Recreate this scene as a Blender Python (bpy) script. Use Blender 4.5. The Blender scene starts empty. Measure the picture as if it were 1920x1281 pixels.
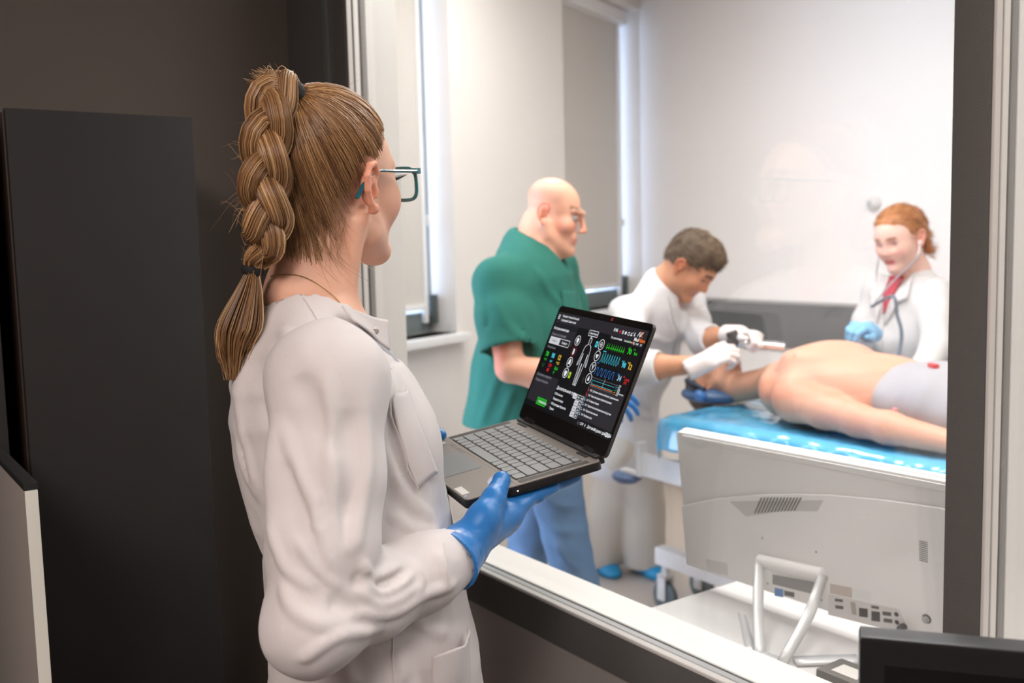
import bpy, bmesh, math, random
import numpy as np
from mathutils import Vector, Matrix

random.seed(7)
RNG = np.random.default_rng(7)
SC = bpy.context.scene
COL = SC.collection

# ------------------------------------------------------------------ camera
# room axes: X runs along the glazed partition, Y points into the exam room
FPX, CX, CY = 1867.0, 960.0, 640.5
CAM = np.array([0.0, 0.0, 1.5])
_y, _p, _q = math.radians(35.0), math.radians(5.7), math.radians(-1.4)
_f0 = np.array([-math.cos(_y), math.sin(_y), 0.0]); _r0 = np.array([math.sin(_y), math.cos(_y), 0.0]); _u0 = np.array([0, 0, 1.0])
CF = _f0 * math.cos(_p) - _u0 * math.sin(_p)
_u = _u0 * math.cos(_p) + _f0 * math.sin(_p)
CR = _r0 * math.cos(_q) + _u * math.sin(_q)
CU = _u * math.cos(_q) - _r0 * math.sin(_q)

def ray(px, py): return CF + CR * (px - CX) / FPX - CU * (py - CY) / FPX
def at_z(px, py, z): return CAM + ray(px, py) * z
def at_x(px, py, X):
    d = ray(px, py); return CAM + d * (X - CAM[0]) / d[0]
def at_y(px, py, Y):
    d = ray(px, py); return CAM + d * (Y - CAM[1]) / d[1]
def at_h(px, py, h):
    d = ray(px, py); return CAM + d * (h - CAM[2]) / d[2]
def proj(P):
    d = np.asarray(P, float) - CAM; z = d @ CF
    return CX + FPX * (d @ CR) / z, CY - FPX * (d @ CU) / z, z

cam = bpy.data.cameras.new('camera'); cam_o = bpy.data.objects.new('camera', cam); COL.objects.link(cam_o)
cam.sensor_width = 36.0; cam.lens = 36.0 * FPX / 1920.0; cam.clip_start = 0.02; cam.clip_end = 60
cam_o.matrix_world = Matrix(((CR[0], CU[0], -CF[0], CAM[0]), (CR[1], CU[1], -CF[1], CAM[1]), (CR[2], CU[2], -CF[2], CAM[2]), (0, 0, 0, 1)))
cam.dof.use_dof = True; cam.dof.focus_distance = 1.34; cam.dof.aperture_fstop = 4.5
SC.camera = cam_o

# ------------------------------------------------------------------ world, lights, exposure
W = bpy.data.worlds.new('world'); SC.world = W; W.use_nodes = True
W.node_tree.nodes['Background'].inputs[0].default_value = (0.62, 0.74, 1.0, 1)
W.node_tree.nodes['Background'].inputs[1].default_value = 11.0
SC.view_settings.view_transform = 'Standard'; SC.view_settings.look = 'None'
SC.view_settings.gamma = 1.0; SC.view_settings.use_curve_mapping = False
SC.view_settings.exposure = 0.0
CEIL = 2.95
def area_light(name, loc, size, power, col, rot=(0, 0, 0)):
    l = bpy.data.lights.new(name, 'AREA'); l.shape = 'RECTANGLE'; l.size, l.size_y = size; l.energy = power; l.color = col
    o = bpy.data.objects.new(name, l); COL.objects.link(o); o.location = loc; o.rotation_euler = rot
    return o
LAMP_SPOTS = [(-2.0, 1.45, 22), (-0.8, 1.45, 20), (0.4, 1.45, 15), (-2.95, 2.4, 28), (-1.75, 2.3, 20), (-0.55, 2.3, 16), (0.65, 2.3, 13)]     # exam room ceiling panels
for (lx, ly, lp) in LAMP_SPOTS:
    area_light('ceiling_panel_light', (lx, ly, CEIL - 0.05), (0.56, 0.56), lp, (1.0, 0.972, 0.955))
FILL_SPOTS = [(-0.15, -1.5, 42.0), (0.95, -1.25, 92.0)]                                               # unseen fill lamps added behind the camera, for the coat and computer back
for (lx, ly, lp) in FILL_SPOTS:
    area_light('fill_ceiling_light', (lx, ly, CEIL - 0.05), (0.56, 1.1), lp, (1.0, 0.89, 0.85))

# ------------------------------------------------------------------ materials
MATS = {}
def mat(name, col, rough=0.5, metal=0.0, spec=0.5, noise=0.0, nscale=30.0, bump=0.0, bscale=200.0, sss=0.0, sheen=0.0, emit=None, estr=1.0, attr=None, coat=0.0, trans=0.0):
    if name in MATS: return MATS[name]
    m = bpy.data.materials.new(name); m.use_nodes = True; nt = m.node_tree; b = nt.nodes['Principled BSDF']
    b.inputs['Roughness'].default_value = rough; b.inputs['Metallic'].default_value = metal
    b.inputs['Specular IOR Level'].default_value = spec
    c = (*col, 1)
    b.inputs['Base Color'].default_value = c
    m.diffuse_color = c
    src = None
    if attr:
        a = nt.nodes.new('ShaderNodeAttribute'); a.attribute_name = attr; src = a.outputs['Color']
    tc = nt.nodes.new('ShaderNodeTexCoord')
    if noise > 0:
        n = nt.nodes.new('ShaderNodeTexNoise'); n.inputs['Scale'].default_value = nscale; n.inputs['Detail'].default_value = 5
        nt.links.new(tc.outputs['Object'], n.inputs['Vector'])
        mr = nt.nodes.new('ShaderNodeMapRange'); mr.inputs['To Min'].default_value = 1 - noise; mr.inputs['To Max'].default_value = 1 + noise
        nt.links.new(n.outputs['Fac'], mr.inputs['Value'])
        mx = nt.nodes.new('ShaderNodeMix'); mx.data_type = 'RGBA'; mx.blend_type = 'MULTIPLY'; mx.inputs[0].default_value = 1
        if src: nt.links.new(src, mx.inputs[6])
        else: mx.inputs[6].default_value = c
        nt.links.new(mr.outputs['Result'], mx.inputs[7]); src = mx.outputs[2]
    if src: nt.links.new(src, b.inputs['Base Color'])
    if bump > 0:
        n2 = nt.nodes.new('ShaderNodeTexNoise'); n2.inputs['Scale'].default_value = bscale; n2.inputs['Detail'].default_value = 3
        nt.links.new(tc.outputs['Object'], n2.inputs['Vector'])
        bp = nt.nodes.new('ShaderNodeBump'); bp.inputs['Strength'].default_value = bump; bp.inputs['Distance'].default_value = 0.002
        nt.links.new(n2.outputs['Fac'], bp.inputs['Height']); nt.links.new(bp.outputs['Normal'], b.inputs['Normal'])
    if sss > 0:
        b.inputs['Subsurface Weight'].default_value = sss; b.inputs['Subsurface Radius'].default_value = (0.9, 0.35, 0.2); b.inputs['Subsurface Scale'].default_value = 0.006
    if sheen > 0: b.inputs['Sheen Weight'].default_value = sheen
    if coat > 0: b.inputs['Coat Weight'].default_value = coat
    if trans > 0: b.inputs['Transmission Weight'].default_value = trans
    if emit:
        b.inputs['Emission Color'].default_value = (*emit, 1); b.inputs['Emission Strength'].default_value = estr
    MATS[name] = m
    return m
def srgb(r, g, b):
    f = lambda c: (c / 255 / 12.92) if c / 255 <= 0.04045 else ((c / 255 + 0.055) / 1.055) ** 2.4
    return (f(r), f(g), f(b))
def glass_mat(name, tint=(1, 1, 1), gain=1.0, rough=0.0):
    # thin clear pane: straight-through light plus a Fresnel mirror reflection (Schlick, same from both sides)
    m = bpy.data.materials.new(name); m.use_nodes = True; nt = m.node_tree; nt.nodes.remove(nt.nodes['Principled BSDF'])
    out = nt.nodes['Material Output']
    g = nt.nodes.new('ShaderNodeNewGeometry'); dot = nt.nodes.new('ShaderNodeVectorMath'); dot.operation = 'DOT_PRODUCT'
    nt.links.new(g.outputs['Incoming'], dot.inputs[0]); nt.links.new(g.outputs['Normal'], dot.inputs[1])
    def mth(op, a, b=None):
        n = nt.nodes.new('ShaderNodeMath'); n.operation = op
        for i, v in enumerate((a, b)):
            if v is None: continue
            if isinstance(v, (int, float)): n.inputs[i].default_value = v
            else: nt.links.new(v, n.inputs[i])
        return n.outputs[0]
    c = mth('ABSOLUTE', dot.outputs['Value']); k = mth('POWER', mth('SUBTRACT', 1.0, c), 5.0)
    r = mth('ADD', mth('MULTIPLY', k, 0.96), 0.04 * gain)
    tr = nt.nodes.new('ShaderNodeBsdfTransparent'); tr.inputs[0].default_value = (*tint, 1)
    gl = nt.nodes.new('ShaderNodeBsdfGlossy'); gl.inputs['Roughness'].default_value = rough
    mx = nt.nodes.new('ShaderNodeMixShader'); nt.links.new(r, mx.inputs[0]); nt.links.new(tr.outputs[0], mx.inputs[1]); nt.links.new(gl.outputs[0], mx.inputs[2])
    nt.links.new(mx.outputs[0], out.inputs[0]); MATS[name] = m
    return m

# ------------------------------------------------------------------ object helpers
def tag(o, label=None, cat=None, group=None, kind=None):
    if label: o['label'] = label
    if cat: o['category'] = cat
    if group: o['group'] = group
    if kind: o['kind'] = kind
    return o
def thing(name, label, cat, M, group=None):
    """Empty at a thing's base; M = location or 4x4 matrix. Parts are given in the thing's local space."""
    o = bpy.data.objects.new(name, None); o.empty_display_size = 0.05; COL.objects.link(o)
    M = M if isinstance(M, Matrix) else Matrix.Translation(Vector(M))
    o.matrix_world = M
    return tag(o, label, cat, group)
def part(name, me, m, parent=None, M=None):
    """links one mesh object; with a parent, coordinates are the parent's local space"""
    if m is not None:
        ms = m if isinstance(m, (list, tuple)) else [m]
        if not me.materials:
            for q in ms: me.materials.append(q)
    o = bpy.data.objects.new(name, me); COL.objects.link(o)
    if parent is not None: o.parent = parent
    if M is not None: o.matrix_local = M
    return o
def wpart(name, me, m, parent):
    """part whose mesh is in world coordinates, under a thing placed by location only"""
    ms = m if isinstance(m, (list, tuple)) else [m]
    if not me.materials:
        for q in ms: me.materials.append(q)
    root = parent
    off = Vector((0, 0, 0))
    while root is not None: off += root.location; root = root.parent
    me.transform(Matrix.Translation(-off))
    o = bpy.data.objects.new(name, me); COL.objects.link(o); o.parent = parent
    return o
def struct(name, me, m, parent=None):
    o = part(name, me, m, parent)
    if parent is None: o['kind'] = 'structure'
    return o
def smooth(me, ang=None):
    me.polygons.foreach_set('use_smooth', [True] * len(me.polygons))
    if ang is not None: me.set_sharp_from_angle(angle=ang)
    return me
def to_mesh(bm, name='m', sm=None):
    me = bpy.data.meshes.new(name); bm.normal_update(); bm.to_mesh(me); bm.free()
    if sm: smooth(me, sm)
    return me
def add_box(bm, lo, hi, M=None, mi=0):
    lo, hi = Vector(lo), Vector(hi)
    r = bmesh.ops.create_cube(bm, size=1.0)
    vs = r['verts']
    for v in vs:
        v.co = Vector([(lo[i] + hi[i]) / 2 + v.co[i] * (hi[i] - lo[i]) for i in range(3)])
        if M is not None: v.co = M @ v.co
    for f in {f for v in vs for f in v.link_faces}: f.material_index = mi
    return vs
def box(lo, hi, bev=0.0, seg=2, M=None):
    bm = bmesh.new(); add_box(bm, lo, hi)
    if bev > 0: bmesh.ops.bevel(bm, geom=bm.edges[:], offset=bev, segments=seg, profile=0.7, affect='EDGES')
    if M is not None: bm.transform(M)
    return to_mesh(bm, sm=0.6 if bev > 0 else None)
def cyl(p, q, r0, r1=None, n=20, bm=None, cap=True):
    own = bm is None
    if own: bm = bmesh.new()
    p, q = Vector(p), Vector(q); d = q - p
    R = d.to_track_quat('Z', 'Y').to_matrix().to_4x4()
    M = Matrix.Translation((p + q) / 2) @ R
    bmesh.ops.create_cone(bm, cap_ends=cap, segments=n, radius1=r0, radius2=r0 if r1 is None else r1, depth=d.length, matrix=M)
    return to_mesh(bm, sm=0.7) if own else bm
def lathe(profile, n=24, M=None):
    bm = bmesh.new(); rings = []
    for (r, z) in profile:
        rings.append([bm.verts.new((max(r, 1e-5) * math.cos(2 * math.pi * i / n), max(r, 1e-5) * math.sin(2 * math.pi * i / n), z)) for i in range(n)])
    for a, b in zip(rings, rings[1:]):
        for i in range(n): bm.faces.new((a[i], a[(i + 1) % n], b[(i + 1) % n], b[i]))
    bm.faces.new(rings[0][::-1]); bm.faces.new(rings[-1])
    bmesh.ops.recalc_face_normals(bm, faces=bm.faces)
    if M is not None: bm.transform(M)
    return to_mesh(bm, sm=0.6)
def prism(pts, z0, z1, bev=0.0, seg=2, M=None):
    bm = bmesh.new(); a = [bm.verts.new((x, y, z0)) for x, y in pts]; b = [bm.verts.new((x, y, z1)) for x, y in pts]
    n = len(pts)
    bm.faces.new(a[::-1]); bm.faces.new(b)
    for i in range(n): bm.faces.new((a[i], a[(i + 1) % n], b[(i + 1) % n], b[i]))
    bmesh.ops.recalc_face_normals(bm, faces=bm.faces)
    if bev > 0: bmesh.ops.bevel(bm, geom=bm.edges[:], offset=bev, segments=seg, profile=0.7, affect='EDGES')
    if M is not None: bm.transform(M)
    return to_mesh(bm, sm=0.6)
def rrect(w, h, r, n=5, cx=0, cy=0):
    out = []
    for (sx, sy, a0) in ((1, 1, 0), (-1, 1, 90), (-1, -1, 180), (1, -1, 270)):
        for i in range(n + 1):
            a = math.radians(a0 + 90 * i / n); out.append((cx + sx * (w / 2 - r) + r * math.cos(a), cy + sy * (h / 2 - r) + r * math.sin(a)))
    return out
def raw_mesh(V, Q, name='m', sm=True, mi=None):
    """mesh from an (n,3) array and an (m,k) face array"""
    V = np.ascontiguousarray(V, np.float32); Q = np.ascontiguousarray(Q, np.int32); k = Q.shape[1]
    me = bpy.data.meshes.new(name)
    me.vertices.add(len(V)); me.vertices.foreach_set('co', V.ravel())
    me.loops.add(Q.size); me.loops.foreach_set('vertex_index', Q.ravel())
    me.polygons.add(len(Q)); me.polygons.foreach_set('loop_start', np.arange(0, Q.size, k, dtype=np.int32))
    me.polygons.foreach_set('loop_total', np.full(len(Q), k, np.int32))
    if sm: me.polygons.foreach_set('use_smooth', np.ones(len(Q), bool))
    if mi is not None: me.polygons.foreach_set('material_index', np.ascontiguousarray(mi, np.int32))
    me.update(calc_edges=True); me.validate()
    return me
def tubes(paths, radii, sides=4, cols=None, cap=True, flat=1.0):
    """paths (S,N,3), radii (S,N) -> one mesh of S tubes; cols (S,3) optional per-tube colour attribute 'Col'"""
    P = np.asarray(paths, np.float32); Rd = np.asarray(radii, np.float32); S, N, _ = P.shape
    T = np.gradient(P, axis=1); T /= np.linalg.norm(T, axis=2, keepdims=True) + 1e-9
    ref = np.where(np.abs(T[..., 2:3]) < 0.9, np.array([0, 0, 1.0]), np.array([1.0, 0, 0])).astype(np.float32)
    A = np.zeros_like(P)
    a = np.cross(T[:, 0], ref[:, 0]); a /= np.linalg.norm(a, axis=1, keepdims=True) + 1e-9; A[:, 0] = a
    for i in range(1, N):
        a = A[:, i - 1] - T[:, i] * np.sum(A[:, i - 1] * T[:, i], axis=1, keepdims=True); A[:, i] = a / (np.linalg.norm(a, axis=1, keepdims=True) + 1e-9)
    B = np.cross(T, A)
    ang = np.arange(sides) * 2 * np.pi / sides
    V = P[:, :, None] + Rd[:, :, None, None] * (A[:, :, None] * np.cos(ang)[None, None, :, None] + flat * B[:, :, None] * np.sin(ang)[None, None, :, None])
    V = V.reshape(-1, 3)
    s, n, k = np.meshgrid(np.arange(S), np.arange(N - 1), np.arange(sides), indexing='ij')
    b = (s * N + n) * sides; k2 = (k + 1) % sides
    Q = np.stack([b + k, b + k2, b + sides + k2, b + sides + k], -1).reshape(-1, 4)
    me = raw_mesh(V, Q)
    if cols is not None: col_attr(me, np.repeat(np.asarray(cols, np.float32), N * sides, axis=0))
    if cap and sides >= 5 and S < 40:
        bm = bmesh.new(); bm.from_mesh(me); bmesh.ops.holes_fill(bm, edges=[e for e in bm.edges if e.is_boundary], sides=0); bm.to_mesh(me); bm.free(); smooth(me, 0.9)
    return me
def col_attr(me, C):
    a = me.color_attributes.new('Col', 'FLOAT_COLOR', 'POINT')
    C4 = np.ones((len(C), 4), np.float32); C4[:, :3] = C; a.data.foreach_set('color', C4.ravel())
def spline(pts, n):
    """Catmull-Rom through pts -> n points"""
    P = np.asarray(pts, float); P = np.vstack([2 * P[0] - P[1], P, 2 * P[-1] - P[-2]]); m = len(P) - 3
    t = np.linspace(0, m - 1e-6, n); i = t.astype(int); f = (t - i)[:, None]
    a, b, c, d = P[i], P[i + 1], P[i + 2], P[i + 3]
    return 0.5 * (2 * b + (c - a) * f + (2 * a - 5 * b + 4 * c - d) * f ** 2 + (3 * b - a - 3 * c + d) * f ** 3)
def tube(pts, r, n=24, sides=10, raw=False, flat=1.0):
    p = np.asarray(pts, float) if raw else spline(pts, n)
    rr = np.interp(np.linspace(0, 1, len(p)), np.linspace(0, 1, len(np.atleast_1d(r))), np.atleast_1d(r))
    return tubes(p[None], rr[None], sides, flat=flat)
def join(meshes):
    bm = bmesh.new()
    mats = []
    for me in meshes:
        bm.from_mesh(me); bpy.data.meshes.remove(me)
    return to_mesh(bm)

# ------------------------------------------------------------------ implicit-surface modelling (bodies, cloth, hands)
def unit(v):
    v = np.asarray(v, float); return v / (np.linalg.norm(v) + 1e-12)
class Field:
    def __init__(s, lo, hi, res):
        s.lo = np.asarray(lo, float); s.res = float(res)
        n = np.ceil((np.asarray(hi, float) - s.lo) / res).astype(int) + 1
        s.ax = [(s.lo[i] + res * np.arange(n[i])).astype(np.float32) for i in range(3)]
        s.d = np.full(n, 0.25, np.float32); s.o = np.zeros(3); s.A = np.eye(3)
    def frame(s, o=(0, 0, 0), A=None):
        s.o = np.asarray(o, float); s.A = np.eye(3) if A is None else np.asarray(A, float); return s
    def w(s, p): return s.o + s.A @ np.asarray(p, float)
    def sl(s, lo, hi):
        r = []
        for i in range(3):
            a = int(np.searchsorted(s.ax[i], lo[i])); b = int(np.searchsorted(s.ax[i], hi[i]))
            r.append(slice(max(a - 1, 0), max(b + 1, 1)))
        return tuple(r)
    def g(s, sl):
        return s.ax[0][sl[0]][:, None, None], s.ax[1][sl[1]][None, :, None], s.ax[2][sl[2]][None, None, :]
    def put(s, sl, v, k, op):
        c = s.d[sl]
        if c.size == 0: return
        if op == 'u':
            if k > 0:
                h = np.clip(0.5 + 0.5 * (v - c) / k, 0, 1); c[...] = v + (c - v) * h - k * h * (1 - h)
            else: np.minimum(c, v, out=c)
        elif op == 's':
            v = -v
            if k > 0:
                h = np.clip(0.5 - 0.5 * (v - c) / k, 0, 1); c[...] = v + (c - v) * h + k * h * (1 - h)
            else: np.maximum(c, v, out=c)
        elif op == 'i': np.maximum(c, v, out=c)
    def cap(s, a, b, ra, rb=None, k=0.01, op='u'):
        rb = ra if rb is None else rb
        a, b = s.w(a), s.w(b); m = max(ra, rb) + k + 3 * s.res
        sl = s.sl(np.minimum(a, b) - m, np.maximum(a, b) + m); x, y, z = s.g(sl)
        ab = b - a; L2 = float(ab @ ab) + 1e-12
        t = np.clip(((x - a[0]) * ab[0] + (y - a[1]) * ab[1] + (z - a[2]) * ab[2]) / L2, 0, 1)
        v = np.sqrt((x - a[0] - t * ab[0]) ** 2 + (y - a[1] - t * ab[1]) ** 2 + (z - a[2] - t * ab[2]) ** 2) - (ra + (rb - ra) * t)
        s.put(sl, v.astype(np.float32), k, op); return s
    def chain(s, pts, rs, k=0.01, op='u'):
        for i in range(len(pts) - 1): s.cap(pts[i], pts[i + 1], rs[i], rs[i + 1], k, op)
        return s
    def ball(s, c, r, k=0.01, op='u'): return s.cap(c, c, r, r, k, op)
    def ell(s, c, r, k=0.01, op='u', rot=None):
        c = s.w(c); A = s.A if rot is None else s.A @ np.asarray(rot, float); r = np.asarray(r, float)
        m = r.max() + k + 3 * s.res; sl = s.sl(c - m, c + m); x, y, z = s.g(sl)
        q = [((x - c[0]) * A[0, i] + (y - c[1]) * A[1, i] + (z - c[2]) * A[2, i]) for i in range(3)]
        k0 = np.sqrt(sum((q[i] / r[i]) ** 2 for i in range(3))); k1 = np.sqrt(sum((q[i] / r[i] ** 2) ** 2 for i in range(3))) + 1e-6
        s.put(sl, (k0 * (k0 - 1) / k1).astype(np.float32), k, op); return s
    def ecap(s, a, b, ra, rb, u, k=0.01, op='u'):
        """elliptical cone: ra=(along u, across) at a"""
        a, b = s.w(a), s.w(b); wv = b - a; L = np.linalg.norm(wv) + 1e-9; wv = wv / L
        u = s.A @ np.asarray(u, float); u = unit(u - wv * (u @ wv)); v_ = np.cross(wv, u)
        m = max(*ra, *rb) + k + 3 * s.res; sl = s.sl(np.minimum(a, b) - m, np.maximum(a, b) + m); x, y, z = s.g(sl)
        dx, dy, dz = x - a[0], y - a[1], z - a[2]
        h = dx * wv[0] + dy * wv[1] + dz * wv[2]; t = np.clip(h / L, 0, 1); hw = h - t * L
        qu = dx * u[0] + dy * u[1] + dz * u[2]; qv = dx * v_[0] + dy * v_[1] + dz * v_[2]
        ru = ra[0] + (rb[0] - ra[0]) * t; rv = ra[1] + (rb[1] - ra[1]) * t; rm = np.minimum(ru, rv)
        k0 = np.sqrt((qu / ru) ** 2 + (qv / rv) ** 2 + (hw / rm) ** 2); k1 = np.sqrt((qu / ru ** 2) ** 2 + (qv / rv ** 2) ** 2 + (hw / rm ** 2) ** 2) + 1e-6
        s.put(sl, (k0 * (k0 - 1) / k1).astype(np.float32), k, op); return s
    def loft(s, secs, u, k=0.03, op='u'):
        """secs = [(point, (ru, rv)), ...]"""
        for (p, r), (q, r2) in zip(secs, secs[1:]): s.ecap(p, q, r, r2, u, k, op)
        return s
    def loft2(s, secs, u, k=0.03):
        """exact loft through elliptical sections (no end bulges between sections)"""
        P = np.array([s.w(p) for p, r in secs]); Rr = np.array([r for p, r in secs]); m = Rr.max() + k + 3 * s.res
        sl = s.sl(P.min(0) - m, P.max(0) + m); x, y, z = s.g(sl); best = np.full(s.d[sl].shape, 9.0, np.float32); val = np.full(s.d[sl].shape, 9.0, np.float32)
        uu = s.A @ np.asarray(u, float)
        for (a, b, ra, rb) in zip(P, P[1:], Rr, Rr[1:]):
            wv = b - a; L = np.linalg.norm(wv); wv = wv / L; ud = unit(uu - wv * (uu @ wv)); vd = np.cross(wv, ud)
            dx, dy, dz = x - a[0], y - a[1], z - a[2]; h = dx * wv[0] + dy * wv[1] + dz * wv[2]; t = np.clip(h / L, 0, 1); hw = h - t * L
            qu = dx * ud[0] + dy * ud[1] + dz * ud[2]; qv = dx * vd[0] + dy * vd[1] + dz * vd[2]
            tt = t * t * (3 - 2 * t) * 0.5 + t * 0.5; ru = ra[0] + (rb[0] - ra[0]) * tt; rv = ra[1] + (rb[1] - ra[1]) * tt
            k0 = np.sqrt((qu / ru) ** 2 + (qv / rv) ** 2); k1 = np.sqrt((qu / ru ** 2) ** 2 + (qv / rv ** 2) ** 2) + 1e-6
            v = np.where(k0 < 0.05, -np.minimum(ru, rv), k0 * (k0 - 1) / k1); ah = np.abs(hw); end = ((h < 0) & (a is P[0] or np.allclose(a, P[0]))) | ((h > L) & np.allclose(b, P[-1])); v = np.where(end, np.maximum(v, ah - 0.004), v); w = ah < best
            val = np.where(w, v, val); best = np.minimum(best, ah)
        s.put(sl, val.astype(np.float32), k, 'u'); return s
    def bx(s, c, h, rot=None, rnd=0.0, k=0.0, op='u'):
        c = s.w(c); A = s.A if rot is None else s.A @ np.asarray(rot, float); h = np.asarray(h, float)
        m = np.linalg.norm(h) + k + 3 * s.res; sl = s.sl(c - m, c + m); x, y, z = s.g(sl)
        q = [np.abs((x - c[0]) * A[0, i] + (y - c[1]) * A[1, i] + (z - c[2]) * A[2, i]) - (h[i] - rnd) for i in range(3)]
        v = np.sqrt(sum(np.maximum(e, 0) ** 2 for e in q)) + np.minimum(np.maximum(np.maximum(q[0], q[1]), q[2]), 0) - rnd
        s.put(sl, v.astype(np.float32), k, op); return s
    def cut(s, p, n):
        """keep the side n points away from"""
        p = s.w(p); n = s.A @ unit(n); sl = tuple(slice(None) for _ in range(3)); x, y, z = s.g(sl)
        s.put(sl, ((x - p[0]) * n[0] + (y - p[1]) * n[1] + (z - p[2]) * n[2]).astype(np.float32), 0, 'i'); return s
    def ridge(s, pts, r, h, sharp=False):
        """cloth fold: soft or creased ridge (negative h: valley) of height h following pts on the surface"""
        p = np.asarray(pts, float); m = 3 * r if not sharp else 1.2 * r
        sl = s.sl(p.min(0) - m, p.max(0) + m); x, y, z = s.g(sl)
        best = np.full(s.d[sl].shape, 1e3, np.float32); tb = np.zeros_like(best); n = len(p) - 1
        for i in range(n):
            a, b = p[i], p[i + 1]; ab = b - a; L2 = float(ab @ ab) + 1e-12
            t = np.clip(((x - a[0]) * ab[0] + (y - a[1]) * ab[1] + (z - a[2]) * ab[2]) / L2, 0, 1)
            q = np.sqrt((x - a[0] - t * ab[0]) ** 2 + (y - a[1] - t * ab[1]) ** 2 + (z - a[2] - t * ab[2]) ** 2) / r
            w = q < best; tb = np.where(w, (i + t) / n, tb); best = np.minimum(best, q)
        fade = np.clip(np.sin(np.pi * np.clip(tb, 0.02, 0.98)) * 1.7, 0, 1)
        prof = np.clip(1 - best, 0, 1) ** 1.4 if sharp else np.exp(-best ** 2)
        s.d[sl] -= (h * prof * fade).astype(np.float32)
        return s
    def disp(s, fn, lo=None, hi=None):
        sl = tuple(slice(None) for _ in range(3)) if lo is None else s.sl(lo, hi)
        x, y, z = s.g(sl); c = s.d[sl]; m = np.abs(c) < 0.04
        X, Y, Z = np.broadcast_arrays(x, y, z); c[m] += fn(X[m], Y[m], Z[m]).astype(np.float32); return s
    def sample(s, P):
        q = (np.asarray(P, float) - s.lo) / s.res; n = np.array(s.d.shape)
        q = np.clip(q, 0, n - 1.001); i = q.astype(int); f = q - i; out = 0
        for a in (0, 1):
            for b in (0, 1):
                for c in (0, 1):
                    out = out + s.d[i[:, 0] + a, i[:, 1] + b, i[:, 2] + c] * (f[:, 0] if a else 1 - f[:, 0]) * (f[:, 1] if b else 1 - f[:, 1]) * (f[:, 2] if c else 1 - f[:, 2])
        return out
    def snap(s, P, off=0.0, it=6):
        """moves points onto the surface (offset outward by off)"""
        P = np.array(P, float).reshape(-1, 3); e = s.res
        for _ in range(it):
            v = s.sample(P) - off
            gr = np.stack([s.sample(P + np.eye(3)[i] * e) - s.sample(P - np.eye(3)[i] * e) for i in range(3)], 1)
            gr /= np.linalg.norm(gr, axis=1, keepdims=True) + 1e-9
            P -= gr * np.clip(v, -0.03, 0.03)[:, None]
        return P
    def normals(s, P):
        e = s.res; gr = np.stack([s.sample(P + np.eye(3)[i] * e) - s.sample(P - np.eye(3)[i] * e) for i in range(3)], 1)
        return gr / (np.linalg.norm(gr, axis=1, keepdims=True) + 1e-9)
    def hit(s, px, py, z0=0.6, z1=6.0, n=700):
        """first surface point along the camera ray through a photo pixel (used to lay seams and pockets on cloth)"""
        t = np.linspace(z0, z1, n); P = CAM + ray(px, py) * t[:, None]
        hi = s.lo + s.res * (np.array(s.d.shape) - 1); ok = np.all((P > s.lo) & (P < hi), axis=1)
        v = np.where(ok, s.sample(P), 1.0); w = np.where(v < 0)[0]
        if len(w) == 0: return None
        return P[w[0]]
    def mesh(s, name='m', sm=2):
        d = s.d; ins = d < 0
        cnt = np.zeros([q - 1 for q in d.shape], np.int8)
        offs = [(a, b, c) for a in (0, 1) for b in (0, 1) for c in (0, 1)]
        cut = lambda A, o: A[o[0]:A.shape[0] - 1 + o[0], o[1]:A.shape[1] - 1 + o[1], o[2]:A.shape[2] - 1 + o[2]]
        for o in offs: cnt += cut(ins, o)
        idx = np.argwhere((cnt > 0) & (cnt < 8))
        cv = np.stack([d[idx[:, 0] + o[0], idx[:, 1] + o[1], idx[:, 2] + o[2]] for o in offs], 1)
        O = np.array(offs, float); acc = np.zeros((len(idx), 3)); n = np.zeros(len(idx))
        for i in range(8):
            for j in range(i + 1, 8):
                if np.abs(O[i] - O[j]).sum() != 1: continue
                m = (cv[:, i] < 0) != (cv[:, j] < 0); t = cv[m, i] / (cv[m, i] - cv[m, j])
                acc[m] += O[i] + t[:, None] * (O[j] - O[i]); n[m] += 1
        V = s.lo + (idx + acc / n[:, None]) * s.res
        vid = np.full(cnt.shape, -1, np.int32); vid[idx[:, 0], idx[:, 1], idx[:, 2]] = np.arange(len(idx))
        Q = []
        for ax in range(3):
            i0 = [slice(1, -1)] * 3; i1 = [slice(1, -1)] * 3; i0[ax] = slice(0, -1); i1[ax] = slice(1, None)
            a, b = ins[tuple(i0)], ins[tuple(i1)]
            e = np.argwhere(a != b)
            if len(e) == 0: continue
            flip = a[e[:, 0], e[:, 1], e[:, 2]]
            u, v = [q for q in range(3) if q != ax]
            base = e.copy(); base[:, u] += 1; base[:, v] += 1
            def cell(du, dv):
                c = base.copy(); c[:, u] -= du; c[:, v] -= dv; return vid[c[:, 0], c[:, 1], c[:, 2]]
            q = np.stack([cell(1, 1), cell(0, 1), cell(0, 0), cell(1, 0)], 1)
            if ax == 1: q = q[:, ::-1]
            q[~flip] = q[~flip][:, ::-1]; Q.append(q)
        Q = np.concatenate(Q); Q = Q[(Q >= 0).all(1)]
        for _ in range(sm):                                    # light Laplacian smoothing
            S = np.zeros_like(V); c = np.zeros(len(V))
            for i in range(4):
                a, b = Q[:, i], Q[:, (i + 1) % 4]
                for k in range(3): S[:, k] += np.bincount(a, V[b, k], len(V)) + np.bincount(b, V[a, k], len(V))
                c += np.bincount(a, minlength=len(V)) + np.bincount(b, minlength=len(V))
            V = V * 0.5 + 0.5 * S / c[:, None]
        s.V, s.Q = V, Q
        return raw_mesh(V, Q, name)
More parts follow.
